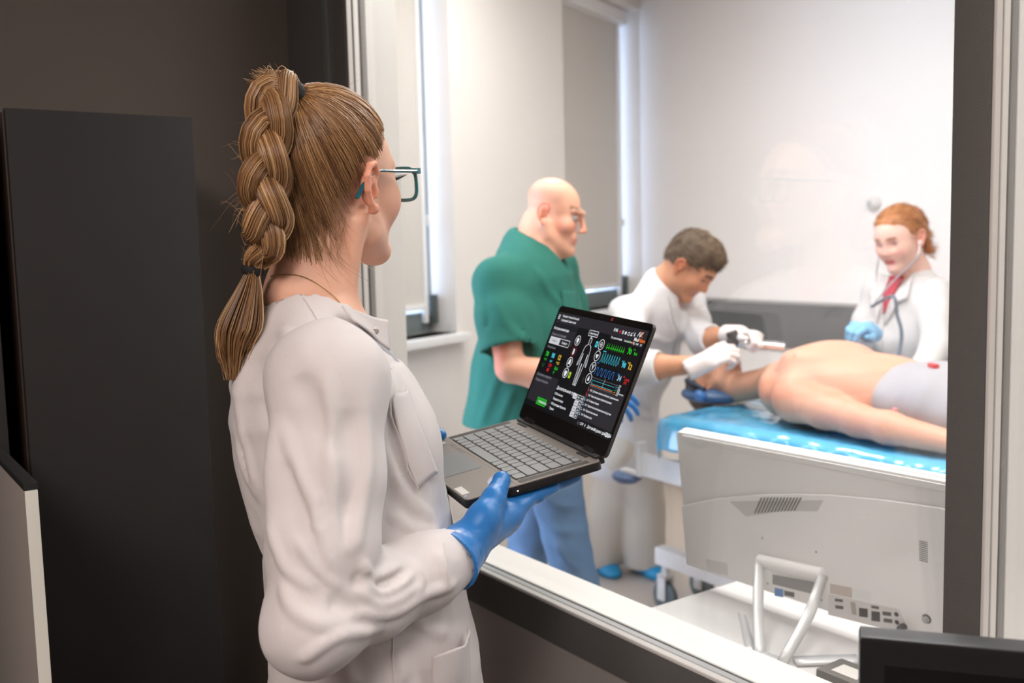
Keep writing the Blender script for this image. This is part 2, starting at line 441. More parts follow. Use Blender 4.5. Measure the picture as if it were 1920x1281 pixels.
def vnoise(P, f, seed=0):
    """smooth pseudo-noise from a few rotated sines"""
    r = np.random.default_rng(seed); out = 0
    for i in range(5):
        k = r.normal(size=3) * f; out = out + np.sin(P[0] * k[0] + P[1] * k[1] + P[2] * k[2] + r.uniform(0, 6.28))
    return out / 5
def rotz(a): c, s_ = math.cos(a), math.sin(a); return np.array([[c, -s_, 0], [s_, c, 0], [0, 0, 1.0]])
def rotx(a): c, s_ = math.cos(a), math.sin(a); return np.array([[1, 0, 0], [0, c, -s_], [0, s_, c]])
def roty(a): c, s_ = math.cos(a), math.sin(a); return np.array([[c, 0, s_], [0, 1, 0], [-s_, 0, c]])
def heading(a, pitch=0.0, roll=0.0):
    """frame (columns right, forward, up): heading a clockwise from +Y, pitch up, roll to the right"""
    return rotz(-a) @ rotx(pitch) @ roty(roll)
def vertcol(me, fn):
    n = len(me.vertices); V = np.empty(n * 3, np.float32); me.vertices.foreach_get('co', V); V = V.reshape(-1, 3)
    col_attr(me, fn(V))
# ------------------------------------------------------------------ the setting
GY, YB = 1.07, 4.2                      # front face of the glazed partition, back wall of the exam room
XL = -2.52                              # left wall of the observation room
HS = float(at_y(886, 1064, GY)[2])                              # sill height
LX = float(at_y(650, 60, GY)[0])        # left end of the glazing
MX0, MX1 = float(at_y(1780, 600, GY)[0]), float(at_y(1850, 600, GY)[0])   # mullion
XR = 1.35
m_wallw = mat('wall_paint_white', srgb(226, 219, 212), 0.75, noise=0.02, nscale=3)
m_wallb = mat('wall_paint_back', srgb(246, 241, 237), 0.7, noise=0.02, nscale=2)
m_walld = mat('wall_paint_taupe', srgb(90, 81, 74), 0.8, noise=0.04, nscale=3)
m_part = mat('partition_grey', srgb(150, 143, 138), 0.6, noise=0.05, nscale=5, bump=0.25, bscale=420)
m_frame = mat('dark_powder_coat', srgb(92, 90, 87), 0.5, noise=0.06, nscale=60, bump=0.3, bscale=600)
m_alu = mat('white_aluminium', srgb(214, 210, 205), 0.35, metal=0.15)
m_alu2 = mat('silver_spacer', srgb(190, 190, 190), 0.3, metal=0.7)
m_rubber = mat('black_gasket', srgb(22, 21, 20), 0.6)
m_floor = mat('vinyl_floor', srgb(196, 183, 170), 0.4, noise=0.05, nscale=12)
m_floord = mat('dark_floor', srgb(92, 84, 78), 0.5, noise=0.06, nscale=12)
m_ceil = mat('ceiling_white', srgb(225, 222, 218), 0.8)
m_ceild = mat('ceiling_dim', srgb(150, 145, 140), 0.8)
m_glass = glass_mat('clear_glass', (0.985, 0.99, 0.988), 1.5)
m_band = mat('dark_wall_panel', srgb(92, 94, 94), 0.55, noise=0.08, nscale=40)

WD = np.array([-0.4, 0.916, 0]); WD /= np.linalg.norm(WD)           # slanting window wall direction
WN = np.array([-WD[1], WD[0], 0])                                    # outward (away from the room)
WC = at_y(1203, 400, YB); WC[2] = 0                                  # corner with the back wall
def wall_pt(s, dep=0.0, h=0.0): p = WC + WD * s + WN * dep; return Vector((p[0], p[1], h))
s_end = (GY + 0.13 - WC[1]) / WD[1] - 0.05
pW0 = wall_pt(s_end)

struct('floor_exam_room', box((-5.6, GY + 0.06, -0.1), (XR + 0.9, YB + 0.3, 0)), m_floor)
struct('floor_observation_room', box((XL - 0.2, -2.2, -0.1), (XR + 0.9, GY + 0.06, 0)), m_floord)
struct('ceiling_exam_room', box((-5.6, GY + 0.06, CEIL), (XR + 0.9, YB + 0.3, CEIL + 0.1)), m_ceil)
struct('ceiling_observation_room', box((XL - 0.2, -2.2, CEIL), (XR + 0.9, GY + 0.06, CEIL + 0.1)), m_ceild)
wb = struct('wall_back', box((WC[0] - 0.6, YB, 0), (XR + 0.9, YB + 0.2, CEIL)), m_wallb)
struct('wall_right', box((XR, GY + 0.13, 0), (XR + 0.15, YB, CEIL)), m_wallw)
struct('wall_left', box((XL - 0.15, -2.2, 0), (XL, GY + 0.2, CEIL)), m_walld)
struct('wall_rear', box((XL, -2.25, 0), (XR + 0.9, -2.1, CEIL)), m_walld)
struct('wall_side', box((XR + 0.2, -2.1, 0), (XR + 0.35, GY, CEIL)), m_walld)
# dark rail panel along the back wall
b0, b1 = 0.905, 1.145
tr = struct('trim_1', box((-4.5, YB - 0.028, b0), (XR, YB - 0.001, b1), 0.006), m_band)
part('rail_cap', box((-4.5, YB - 0.034, b1 - 0.004), (XR, YB - 0.001, b1 + 0.012), 0.004), mat('rail_cap_grey', srgb(168, 166, 163), 0.5), tr)
struct('baseboard_back', box((WC[0], YB - 0.015, 0), (XR, YB - 0.001, 0.09), 0.004), m_alu)

# window wall: piers and parapet around two openings
WZ0, WZ1 = 1.105, 2.87
def jamb_depth(s, px, py):
    # depth behind the wall face where the ray through a pixel meets the jamb plane at s
    r = ray(px, py); A = np.array([[r[0], -WN[0]], [r[1], -WN[1]]]); c = WC + WD * s - CAM
    t, dep = np.linalg.solve(A, c[:2]); return dep
OPEN = [(-3.02, -2.03, jamb_depth(-2.03, 809, 300)), (-0.985, -0.0, jamb_depth(-0.01, 1172, 300))]
WT = 0.34
def wall_box(s0, s1, d0, d1, z0, z1, bev=0.0):
    o = WC; A = Matrix(((WD[0], WN[0], 0, o[0]), (WD[1], WN[1], 0, o[1]), (0, 0, 1, 0), (0, 0, 0, 1)))
    return box((s0, d0, z0), (s1, d1, z1), bev, M=A)
bm = bmesh.new()
for (a, b, c, d) in ((s_end, OPEN[0][0], 0, CEIL), (OPEN[0][1], OPEN[1][0], 0, CEIL), (OPEN[1][1], 0.35, 0, CEIL), (OPEN[0][0], OPEN[0][1], 0, WZ0), (OPEN[1][0], OPEN[1][1], 0, WZ0), (OPEN[0][0], OPEN[0][1], WZ1, CEIL), (OPEN[1][0], OPEN[1][1], WZ1, CEIL)):
    me = wall_box(a, b, 0, WT, c, d); bm.from_mesh(me); bpy.data.meshes.remove(me)
struct('wall_windows', to_mesh(bm), m_wallw)
m_upvc = mat('window_frame_white', srgb(232, 229, 226), 0.35)
m_wgrey = mat('window_profile_grey', srgb(112, 122, 122), 0.5)
m_blind = mat('roller_blind_fabric', srgb(206, 199, 190), 0.85, noise=0.03, nscale=120, bump=0.3, bscale=900)
m_day = glass_mat('window_pane_glass', (0.9, 0.95, 1.0))
for i, (a, b, dep) in enumerate(OPEN):
    dep = float(np.clip(dep, 0.12, 0.26)); d0, d1 = dep, dep + 0.06
    w = struct('window_%d' % (i + 1), wall_box(a, b, d0 + 0.02, d1, WZ0, WZ0 + 0.09, 0.004), m_wgrey)
    part('frame_top', wall_box(a, b, d0 + 0.02, d1, WZ1 - 0.07, WZ1, 0.004), m_wgrey, w)
    part('frame_side', wall_box(a, a + 0.06, d0 + 0.02, d1, WZ0 + 0.09, WZ1 - 0.07, 0.004), m_wgrey, w)
    part('frame_side', wall_box(b - 0.012, b, d0 + 0.02, d1, WZ0 + 0.09, WZ1 - 0.07, 0.004), m_wgrey, w)
    part('pane', wall_box(a + 0.06, b - 0.012, d0 + 0.04, d0 + 0.045, WZ0 + 0.09, WZ1 - 0.07), m_day, w)
    part('handle', wall_box(b - 0.036, b - 0.012, d0 - 0.03, d0 + 0.02, WZ0 + 0.04, WZ0 + 0.17, 0.006), mat('handle_dark', srgb(70, 78, 76), 0.4), w)
    part('window_sill', wall_box(a - 0.05, b + (0.03 if i == 0 else 0.0), -0.06, d0 + 0.02, WZ0 - 0.035, WZ0, 0.006), m_upvc, w)
    # roller blind in side guides, let down almost to the frame bottom
    bl = tag(part('roller_blind', wall_box(a + 0.03, b - 0.06, d0 + 0.008, d0 + 0.011, WZ0 + 0.125, WZ1 - 0.06), m_blind),
             'beige roller blind let down over the window %s' % ('behind the person in green scrubs' if i == 0 else 'in the far room corner'), 'blind', 'roller blinds in the exam room windows')
    part('bottom_bar', wall_box(a + 0.03, b - 0.06, d0 - 0.004, d0 + 0.014, WZ0 + 0.105, WZ0 + 0.13, 0.004), m_upvc, bl)
    part('guide_rail', wall_box(b - 0.078, b - 0.052, d0 - 0.006, d0 + 0.018, WZ0 + 0.045, WZ1 - 0.06, 0.006), m_upvc, bl)
    part('cassette', wall_box(a + 0.02, b - 0.04, d0 - 0.06, d0 + 0.016, WZ1 - 0.085, WZ1 - 0.005, 0.01), m_upvc, bl)
    part('chain_holder', wall_box(b - 0.05, b - 0.028, d0 - 0.02, d0 - 0.006, 1.58, 1.63, 0.004), m_upvc, bl)
# glazed partition: low grey wall, dark profiles, pale glazing beads, double panes
GT = 2.62
pw = struct('wall_partition', box((XL, GY + 0.006, 0), (XR + 0.2, GY + 0.128, HS - 0.075)), m_part)
struct('wall_partition_head', box((XL, GY + 0.006, GT + 0.06), (XR + 0.2, GY + 0.128, CEIL)), m_part)
struct('trim_2', box((XL, GY, HS - 0.075), (XR + 0.2, GY + 0.128, HS - 0.004), 0.002), m_frame)
struct('trim_3', box((XL, GY, GT), (XR + 0.2, GY + 0.128, GT + 0.06), 0.002), m_frame)
def strips(name, rects, parent):
    for (nm, lo, hi, m) in rects: part(nm, box(lo, hi, 0.0015, 1), m, parent)
# bottom strips: bead, gasket, spacer, gasket, broad sill
def glazing(n, x0, x1):
    w = struct('window_%d' % n, box((x0, GY + 0.048, HS - 0.004), (x1, GY + 0.13, HS), 0.001, 1), m_alu)
    strips('bead', [('glazing_bead', (x0, GY - 0.001, HS - 0.004), (x1, GY + 0.014, HS + 0.003), m_alu), ('gasket', (x0, GY + 0.014, HS - 0.006), (x1, GY + 0.018, HS - 0.001), m_rubber),
                    ('spacer', (x0, GY + 0.018, HS - 0.004), (x1, GY + 0.033, HS + 0.001), m_alu2), ('gasket', (x0, GY + 0.033, HS - 0.006), (x1, GY + 0.038, HS + 0.001), m_rubber),
                    ('glazing_bead', (x0, GY + 0.038, HS - 0.004), (x1, GY + 0.05, HS + 0.002), m_alu)], w)
    jl = [('side_bead', 0.0, 0.012, 0.004, m_alu), ('gasket', 0.012, 0.017, 0.001, m_rubber), ('spacer', 0.017, 0.03, 0.003, m_alu), ('gasket', 0.03, 0.034, 0.001, m_rubber),
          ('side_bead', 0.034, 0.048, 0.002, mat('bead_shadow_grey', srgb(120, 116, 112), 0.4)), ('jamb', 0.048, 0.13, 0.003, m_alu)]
    for (nm, a, b, t, mm) in jl: part(nm, box((x0, GY + a, HS), (x0 + t, GY + b, GT), 0.0008, 1), mm, w)
    part('pane', box((x0 + 0.002, GY + 0.0145, HS), (x1, GY + 0.0175, GT)), m_glass, w)
    part('pane', box((x0 + 0.002, GY + 0.0335, HS), (x1, GY + 0.0365, GT)), m_glass, w)
    return w
glazing(3, LX, MX0)
glazing(4, MX1, XR + 0.2)
struct('trim_4', box((MX0, GY - 0.002, HS - 0.004), (MX1, GY + 0.128, GT), 0.0015), m_frame)       # dark mullion
t5 = struct('trim_5', box((XL, GY, HS - 0.004), (LX, GY + 0.128, GT), 0.0015), m_frame)              # dark post at the wall
xa, xb = float(at_y(608, 60, GY)[0]), float(at_y(617, 60, GY)[0])
part('cover_strip', box((xa, GY - 0.006, HS), (xb, GY, GT), 0.002), mat('grey_strip', srgb(120, 124, 120), 0.35, metal=0.4), t5)
part('cover_strip', box((xb + 0.03, GY - 0.003, HS), (LX - 0.004, GY, GT), 0.001), m_frame, t5)
# ceiling lamps (above the frame), plus the added observation room fill panels
m_lamp = mat('lamp_diffuser', (0.9, 0.9, 0.88), 0.6, emit=(1.0, 0.95, 0.9), estr=2.0)
def lamp(x, y, where, k, dim=False):
    t = thing('ceiling_lamp', where, 'lamp', (x, y, CEIL), k)
    yl = 0.57 if dim else 0.3
    part('housing', box((-0.3, -yl, -0.04), (0.3, yl, -0.0015), 0.004), m_alu, t)
    part('diffuser', box((-0.28, 0.02 - yl, -0.044), (0.28, yl - 0.02, -0.041)), m_lamp if not dim else mat('fill_diffuser', (0.7, 0.68, 0.64), 0.6, emit=(1.0, 0.85, 0.75), estr=0.3), t)
for (x, y, p_) in LAMP_SPOTS: lamp(x, y, 'square ceiling light panel over the bright exam room', 'exam room ceiling lights')
for (x, y, p_) in FILL_SPOTS: lamp(x, y, 'long added fill light panel on the unseen observation room ceiling', 'added observation room fill lights', True)
# motion sensor on the back wall
P = at_y(1641, 381, YB)
s = thing('motion_sensor', 'small white motion sensor on the back wall above the red-haired person', 'sensor', (P[0], YB, P[2]))
part('body', lathe([(0.0, 0.0), (0.036, 0.0), (0.036, 0.012), (0.03, 0.03), (0.018, 0.042), (0.0, 0.045)], 20, M=Matrix.Rotation(math.pi / 2, 4, 'X')), m_upvc, s)
part('lens', lathe([(0.0, 0.044), (0.012, 0.044), (0.009, 0.052), (0.0, 0.054)], 14, M=Matrix.Rotation(math.pi / 2, 4, 'X')), mat('lens_grey', srgb(190, 190, 190), 0.3), s)
# ------------------------------------------------------------------ laptop
LW, LD = 0.308, 0.2085
_lo = np.array([-1.105, 0.692, 1.158]); _lm = rotz(-0.2202) @ rotx(0.1571) @ roty(0.0399)
LM = Matrix.Identity(4)
for i in range(3):
    for j in range(3): LM[i][j] = _lm[i, j]
    LM[i][3] = _lo[i]
# local: x in [-LW,0] (right edge at 0), y from the front edge to the hinge, z up from the deck
lap = thing('laptop', 'open dark grey laptop held in a blue glove, screen full of patient charts', 'laptop', LM)
def lap_w(x, y, z): return _lo + _lm @ np.array([x, y, z])
m_lapd = mat('laptop_deck_grey', srgb(136, 128, 120), 0.42, metal=0.35, noise=0.05, nscale=900)
m_lapk = mat('laptop_edge_black', srgb(38, 36, 35), 0.4, metal=0.3)
m_key = mat('keycap_grey', srgb(140, 142, 141), 0.5)
m_well = mat('keyboard_well', srgb(30, 29, 29), 0.6)
m_pad = mat('touchpad', srgb(118, 121, 121), 0.3, metal=0.25)
base = part('base', prism(rrect(LW, LD, 0.009, 4, -LW / 2, LD / 2), -0.0135, -0.0012, 0.0024, 2), m_lapk, lap)
part('deck', prism(rrect(LW - 0.002, LD - 0.002, 0.008, 4, -LW / 2, LD / 2), -0.004, 0.0, 0.0006, 1), m_lapd, lap)
kx0, kx1, ky0, ky1 = -LW + 0.0215, -0.0215, 0.083, 0.186
part('keyboard_well', box((kx0, ky0, 0.0), (kx1, ky1, 0.00035)), m_well, lap)
# six key rows, back to front: widths in key units
U = (kx1 - kx0) / 15.0
rows = [[1.0] * 15, [1.0] * 13 + [2.0], [1.5] + [1] * 12 + [1.5], [1.8] + [1] * 11 + [2.2], [2.3] + [1] * 10 + [2.7], [1, 1, 1, 1, 5.6, 1, 1, 1.1, 1.1, 1.2]]
rh = [0.0115] + [0.0183] * 5
y = ky1
keycache = {}
for r, ws in enumerate(rows):
    sc = 15.0 / sum(ws); x = kx0; h = rh[r]
    for wdt in ws:
        w_ = wdt * sc * U; key = (round(w_, 5), h)
        if key not in keycache:
            kw, kh = w_ - 0.0026, h - 0.0026
            pts = [(-kw / 2 + 0.0012, kh / 2), (-kw / 2, kh / 2 - 0.0012), (-kw / 2, -kh / 2 + 0.0028), (-kw / 2 + 0.0028, -kh / 2), (kw / 2 - 0.0028, -kh / 2), (kw / 2, -kh / 2 + 0.0028), (kw / 2, kh / 2 - 0.0012), (kw / 2 - 0.0012, kh / 2)]
            me = prism(pts[::-1], 0.0, 0.0013); me.materials.append(m_key); keycache[key] = me
        o = bpy.data.objects.new('key', keycache[key]); COL.objects.link(o); o.parent = lap; o.location = (x + w_ / 2, y - h / 2, 0.0003)
        x += w_
    y -= h
part('touchpad', prism(rrect(0.105, 0.062, 0.003, 3, -LW / 2 - 0.012, 0.0375), 0.0, 0.0004), m_pad, lap)
# pale protective strip with scuffs between keyboard and palm rest
part('palm_rest_trim', box((-LW + 0.004, ky0 - 0.0055, 0.0), (-0.004, ky0 - 0.0035, 0.0003)), mat('trim_line', srgb(150, 140, 130), 0.4, metal=0.4), lap)
bm = bmesh.new()
for sx in (-LW + 0.0045, -0.0175):
    for i in range(52): add_box(bm, (sx, 0.083 + i * 0.0021, 0.0), (sx + 0.0125, 0.083 + i * 0.0021 + 0.0009, 0.0003))
tag(part('speaker_grille', to_mesh(bm), m_well, lap), kind='stuff')
def sticker(nm, x, y, w_, h_, m): return part(nm, box((x, y, 0.0), (x + w_, y + h_, 0.0003)), m, lap)
m_lab = mat('sticker_pale', srgb(205, 200, 194), 0.5)
sticker('sticker', -0.058, 0.004, 0.034, 0.011, m_lab); sticker('blue_tab', -0.0185, 0.004, 0.004, 0.0035, mat('tab_blue', srgb(150, 185, 225), 0.4))
sticker('sticker', -LW + 0.012, 0.036, 0.012, 0.012, m_lab); sticker('sticker', -LW + 0.012, 0.062, 0.02, 0.008, m_lab)
bm = bmesh.new()
for i in range(5): add_box(bm, (-0.206 + i * 0.0002 - 0.06 + i * 0.0126, 0.0705, 0.0), (-0.206 - 0.06 + i * 0.0126 + 0.0105, 0.0778, 0.00025))
part('sticker_row', to_mesh(bm), mat('sticker_taupe', srgb(126, 118, 110), 0.45), lap)
part('worn_patch', prism([(-0.02, 0.076), (-0.066, 0.077), (-0.062, 0.062), (-0.048, 0.05), (-0.03, 0.046), (-0.02, 0.052)][::-1], 0.0, 0.0002), mat('scuffed_film', srgb(182, 184, 200), 0.25, metal=0.3, noise=0.35, nscale=260), lap)
# ports on the right edge
for (nm, y0, y1, z0, z1) in (('port', 0.178, 0.19, -0.0105, -0.0045), ('port', 0.15, 0.164, -0.0105, -0.005), ('card_slot', 0.105, 0.135, -0.009, -0.0065)):
    part(nm, box((-0.001, y0, z0), (0.0004, y1, z1)), m_rubber, lap)
part('power_led', box((-0.001, 0.0745, -0.0085), (0.0006, 0.0763, -0.007)), mat('led_white', (1, 1, 1), 0.4, emit=(0.9, 0.95, 1.0), estr=2.5), lap)
# lid: pivots at the hinge, leaning back
LA = 1.009; LL = 0.203
lidM = Matrix.Translation((0, LD + 0.003, 0.002)) @ Matrix.Rotation(LA, 4, 'X')     # lid local: x as base, y up the lid, z toward the user
lid = part('lid', prism(rrect(LW, LL, 0.009, 4, -LW / 2, LL / 2), -0.0062, -0.0006, 0.0018, 2), mat('lid_metal', srgb(84, 80, 77), 0.35, metal=0.6), lap, lidM)
m_bez = mat('screen_bezel', srgb(14, 13, 13), 0.25)
m_scr = mat('screen_dark', srgb(17, 18, 24), 0.12, emit=srgb(24, 25, 31), estr=1.0)
part('bezel', prism(rrect(LW - 0.002, LL - 0.002, 0.008, 4, -LW / 2, LL / 2), -0.0008, 0.0), m_bez, lid)
for hx in (-LW + 0.032, -0.06):
    part('hinge', box((hx, -0.006, -0.004), (hx + 0.03, 0.006, 0.0035), 0.002), m_lapk, lid)
part('hinge_mount', box((-LW + 0.03, LD - 0.012, -0.003), (-LW + 0.062, LD - 0.001, 0.0012), 0.001), m_lapk, lap)
part('hinge_mount', box((-0.06, LD - 0.012, -0.003), (-0.03, LD - 0.001, 0.0012), 0.001), m_lapk, lap)
part('hinge_cover', box((-LW + 0.012, LD - 0.005, -0.010), (-0.012, LD + 0.0095, 0.003), 0.0025), m_lapk, lap)
part('webcam', cyl((-LW / 2, LL - 0.006, 0.0), (-LW / 2, LL - 0.006, 0.0004), 0.0022), m_rubber, lid)
part('shutter_mark', box((-LW * 0.4, LL - 0.0085, 0.0), (-LW * 0.4 + 0.006, LL - 0.0035, 0.0003)), mat('red_mark', srgb(150, 50, 55), 0.5), lid)
sx0, sx1, sy0, sy1 = -LW + 0.0065, -0.0065, 0.026, LL - 0.0115
scr = part('display', box((sx0, sy0, 0.0), (sx1, sy1, 0.00025)), m_scr, lid)
SWm, SHm = sx1 - sx0, sy1 - sy0
# everything shown on the display, in a 1600 x 900 grid (y down)
def EM(nm, c, k=1.0): return mat('screen_' + nm, (0, 0, 0), 0.5, emit=srgb(*c), estr=k)
SM = [EM('white', (225, 228, 232)), EM('green', (40, 200, 40)), EM('cyan', (70, 200, 220)), EM('blue', (40, 130, 220)), EM('yellow', (235, 190, 60)), EM('red', (225, 35, 40)),
      EM('orange', (235, 110, 35)), EM('panel', (38, 36, 42)), EM('black', (8, 9, 14)), EM('grey', (120, 122, 130)), EM('buttongreen', (25, 150, 30)), EM('pale', (200, 200, 208)), EM('lime', (165, 205, 50)), EM('dgreen', (22, 92, 28)), EM('dred', (120, 30, 26)), EM('sky', (150, 190, 225))]
WH, GR, CYN, BL, YE, RE, OR, PN, BK, GY_, BG, PA, LI, DG, DR, SK = range(16)
sbm = bmesh.new()
def sp(x, y, lv): return Vector((sx0 + SWm * x / 1600.0, sy1 - SHm * y / 900.0, 0.0003 + 0.00005 * lv))
def s_poly(pts, c, lv=1):
    f = sbm.faces.new([sbm.verts.new(sp(x, y, lv)) for x, y in pts]); f.material_index = c
    if f.calc_area() > 0:
        f.normal_update()
        if f.normal.z < 0: f.normal_flip()
def s_rect(x0, y0, x1, y1, c, lv=1): s_poly([(x0, y0), (x1, y0), (x1, y1), (x0, y1)], c, lv)
def s_line(pts, w_, c, lv=3):
    for (a, b) in zip(pts, pts[1:]):
        dx, dy = b[0] - a[0], b[1] - a[1]; L = math.hypot(dx, dy) or 1; nx, ny = -dy / L * w_ / 2, dx / L * w_ / 2; ex, ey = dx / L * w_ * 0.3, dy / L * w_ * 0.3
        s_poly([(a[0] + nx - ex, a[1] + ny - ey), (b[0] + nx + ex, b[1] + ny + ey), (b[0] - nx + ex, b[1] - ny + ey), (a[0] - nx - ex, a[1] - ny - ey)], c, lv)
def s_frame(x0, y0, x1, y1, w_, c, lv=3): s_line([(x0, y0), (x1, y0), (x1, y1), (x0, y1), (x0, y0)], w_, c, lv)
def s_disc(x, y, r, c, lv=3, n=16, k=1.0): s_poly([(x + r * math.cos(2 * math.pi * i / n), y + r * k * math.sin(2 * math.pi * i / n)) for i in range(n)], c, lv)
def s_ring(x, y, r, w_, c, lv=3): s_line([(x + r * math.cos(2 * math.pi * i / 24), y + r * math.sin(2 * math.pi * i / 24)) for i in range(25)], w_, c, lv)
_fc = bpy.data.curves.new('screen_font', 'FONT'); _fo = bpy.data.objects.new('screen_font', _fc); COL.objects.link(_fo)
def font_mesh(txt, size=1.0, bold=0.0):
    _fc.body = txt; _fc.size = 1.0; _fc.offset = bold; _fc.resolution_u = 2
    bpy.context.view_layer.update()
    return bpy.data.meshes.new_from_object(_fo.evaluated_get(bpy.context.evaluated_depsgraph_get()))
def s_text(x, y, txt, h, c, lv=4, wide=1.0, bold=0.02):
    me = font_mesh(txt, 1.0, bold); n0 = len(sbm.verts); f0 = len(sbm.faces)
    sbm.from_mesh(me); bpy.data.meshes.remove(me); sbm.verts.ensure_lookup_table(); sbm.faces.ensure_lookup_table()
    for v in sbm.verts[n0:]: v.co = sp(x + v.co.x * h * 1.35 * wide, y - v.co.y * h * 1.35, lv)
    for f in sbm.faces[f0:]: f.material_index = c
s_rect(0, 150, 470, 900, PN, 1); s_rect(0, 290, 470, 470, BK, 2); s_rect(0, 400, 470, 590, BK, 2); s_rect(470, 100, 1600, 900, BK, 1); s_rect(1010, 540, 1600, 835, PN, 2); s_rect(0, 850, 1600, 900, BK, 3); s_rect(0, 0, 1600, 100, PN, 1)
s_line([(25, 30), (55, 30)], 8, WH); s_line([(25, 46), (55, 46)], 8, WH); s_line([(25, 62), (55, 62)], 8, WH)
s_text(100, 40, 'Пациент: Новый больной', 20, WH); s_text(100, 78, 'Сценарий: Одиночный', 20, WH)
s_text(20, 165, 'Быстрая навигация', 24, WH); s_text(20, 222, 'Список состояний', 24, GY_)
s_rect(25, 240, 225, 300, PA, 3); s_frame(25, 240, 415, 300, 5, WH); s_text(70, 280, 'Жизнь', 22, GY_, 5); s_text(270, 280, 'Смерть', 22, WH)
s_text(25, 345, 'Показатели', 22, GY_)
for (x, t, c) in ((45, '70', GR), (170, '98', CYN), (300, '12', YE)): s_text(x, 425, t, 46, c, bold=0.03); s_text(x + 5, 465, 'ЧСС' if c == GR else ('SpO' if c == CYN else 'ЧДД'), 20, c)
s_text(45, 525, '1:2', 34, DG); s_text(175, 510, '120', 32, RE); s_text(180, 555, '80', 32, RE); s_text(310, 520, '36.6', 30, GR); s_text(315, 560, 'T°', 24, GR)
s_text(30, 612, 'Дыхание пациента', 24, GY_); s_text(30, 662, 'Сердечный ритм', 24, GY_)
s_rect(215, 800, 395, 860, BG, 3); s_frame(215, 800, 395, 860, 5, GR, 4); s_text(250, 842, 'ПРИМЕНИТЬ', 19, WH, 5)
# body figure and organ buttons
def icon(x, y, ring=WH):
    s_ring(x, y, 44, 6, ring); s_disc(x, y, 40, BK, 2)
for i, y_ in enumerate((215, 315, 415, 515)):
    icon(545, y_, DR if i == 1 else WH); icon(965, y_ - 18)
s_disc(545, 210, 22, WH, 4); s_disc(548, 236, 10, WH, 4); s_poly([(530, 290), (556, 292), (562, 330), (548, 348), (532, 340)], WH, 4); s_poly([(520, 440), (530, 395), (545, 385), (560, 395), (570, 440), (545, 430)], WH, 4)
s_poly([(530, 490), (545, 500), (560, 490), (572, 512), (556, 545), (534, 545), (518, 512)], WH, 4)
s_ring(965, 197, 20, 5, WH); s_disc(965, 197, 9, WH, 4); s_poly([(965, 322), (943, 295), (950, 280), (965, 288), (980, 280), (987, 295)], WH, 4); s_line([(950, 375), (965, 405), (965, 420)], 9, WH); s_line([(980, 375), (965, 405)], 9, WH); s_poly([(965, 470), (982, 505), (975, 518), (955, 518), (948, 505)], WH, 4)
s_rect(868, 178, 905, 230, CYN, 3); s_disc(886, 203, 8, BK, 5); s_rect(610, 495, 648, 550, LI, 3); s_disc(629, 523, 8, BK, 5); s_rect(868, 500, 900, 550, PN, 3)
s_frame(690, 100, 850, 148, 5, WH); s_text(707, 133, 'Симптомы', 20, WH); s_line([(745, 148), (757, 166), (770, 148)], 5, WH)
half = [(0, 165), (18, 172), (20, 200), (12, 222), (45, 240), (56, 262), (66, 330), (84, 400), (80, 420), (68, 412), (46, 345), (40, 310), (40, 380), (34, 470), (28, 560), (24, 590), (6, 590), (8, 480), (2, 400), (0, 400)]
s_line([(765 + x, y_) for x, y_ in half], 6, WH); s_line([(765 - x, y_) for x, y_ in half], 6, WH)
# top bar
s_text(1075, 62, '0:46', 30, WH); s_disc(1185, 55, 12, RE)
for x in (1222, 1236): s_line([(x, 42), (x, 68)], 8, WH)
s_rect(1262, 43, 1288, 68, WH, 3); s_ring(1325, 57, 13, 6, WH); s_disc(1368, 50, 8, WH); s_rect(1354, 60, 1384, 70, WH, 3); s_line([(1388, 45), (1396, 38)], 4, WH); s_line([(1415, 38), (1415, 60)], 9, WH); s_line([(1405, 55), (1415, 68), (1425, 55)], 4, WH)
s_line([(1462, 60), (1482, 24), (1498, 60), (1515, 24)], 7, WH, 4); s_line([(1500, 24), (1535, 62)], 8, OR, 5); s_line([(1534, 24), (1502, 62)], 7, WH, 4); s_line([(1520, 22), (1540, 22)], 5, OR, 5)
s_text(1432, 102, 'Med', 32, WH, wide=0.95, bold=0.03); s_text(1500, 102, 'Vision', 32, OR, wide=0.95, bold=0.03)
s_text(1075, 125, 'По умолчанию', 19, WH); s_rect(1228, 102, 1268, 132, PN, 3); s_disc(1248, 117, 6, WH); s_rect(1285, 102, 1395, 132, PN, 3); s_text(1292, 125, 'Синхронизация', 15, WH); s_disc(1384, 117, 10, GR, 5)
s_rect(1412, 105, 1585, 142, PN, 3); s_disc(1428, 122, 9, RE, 5); s_line([(1450, 114), (1450, 132)], 5, WH, 5); s_line([(1459, 114), (1459, 132)], 5, WH, 5); s_text(1482, 130, '0:00', 17, WH, 5); s_line([(1550, 118), (1572, 118)], 4, WH, 5); s_line([(1550, 128), (1572, 128)], 4, WH, 5)
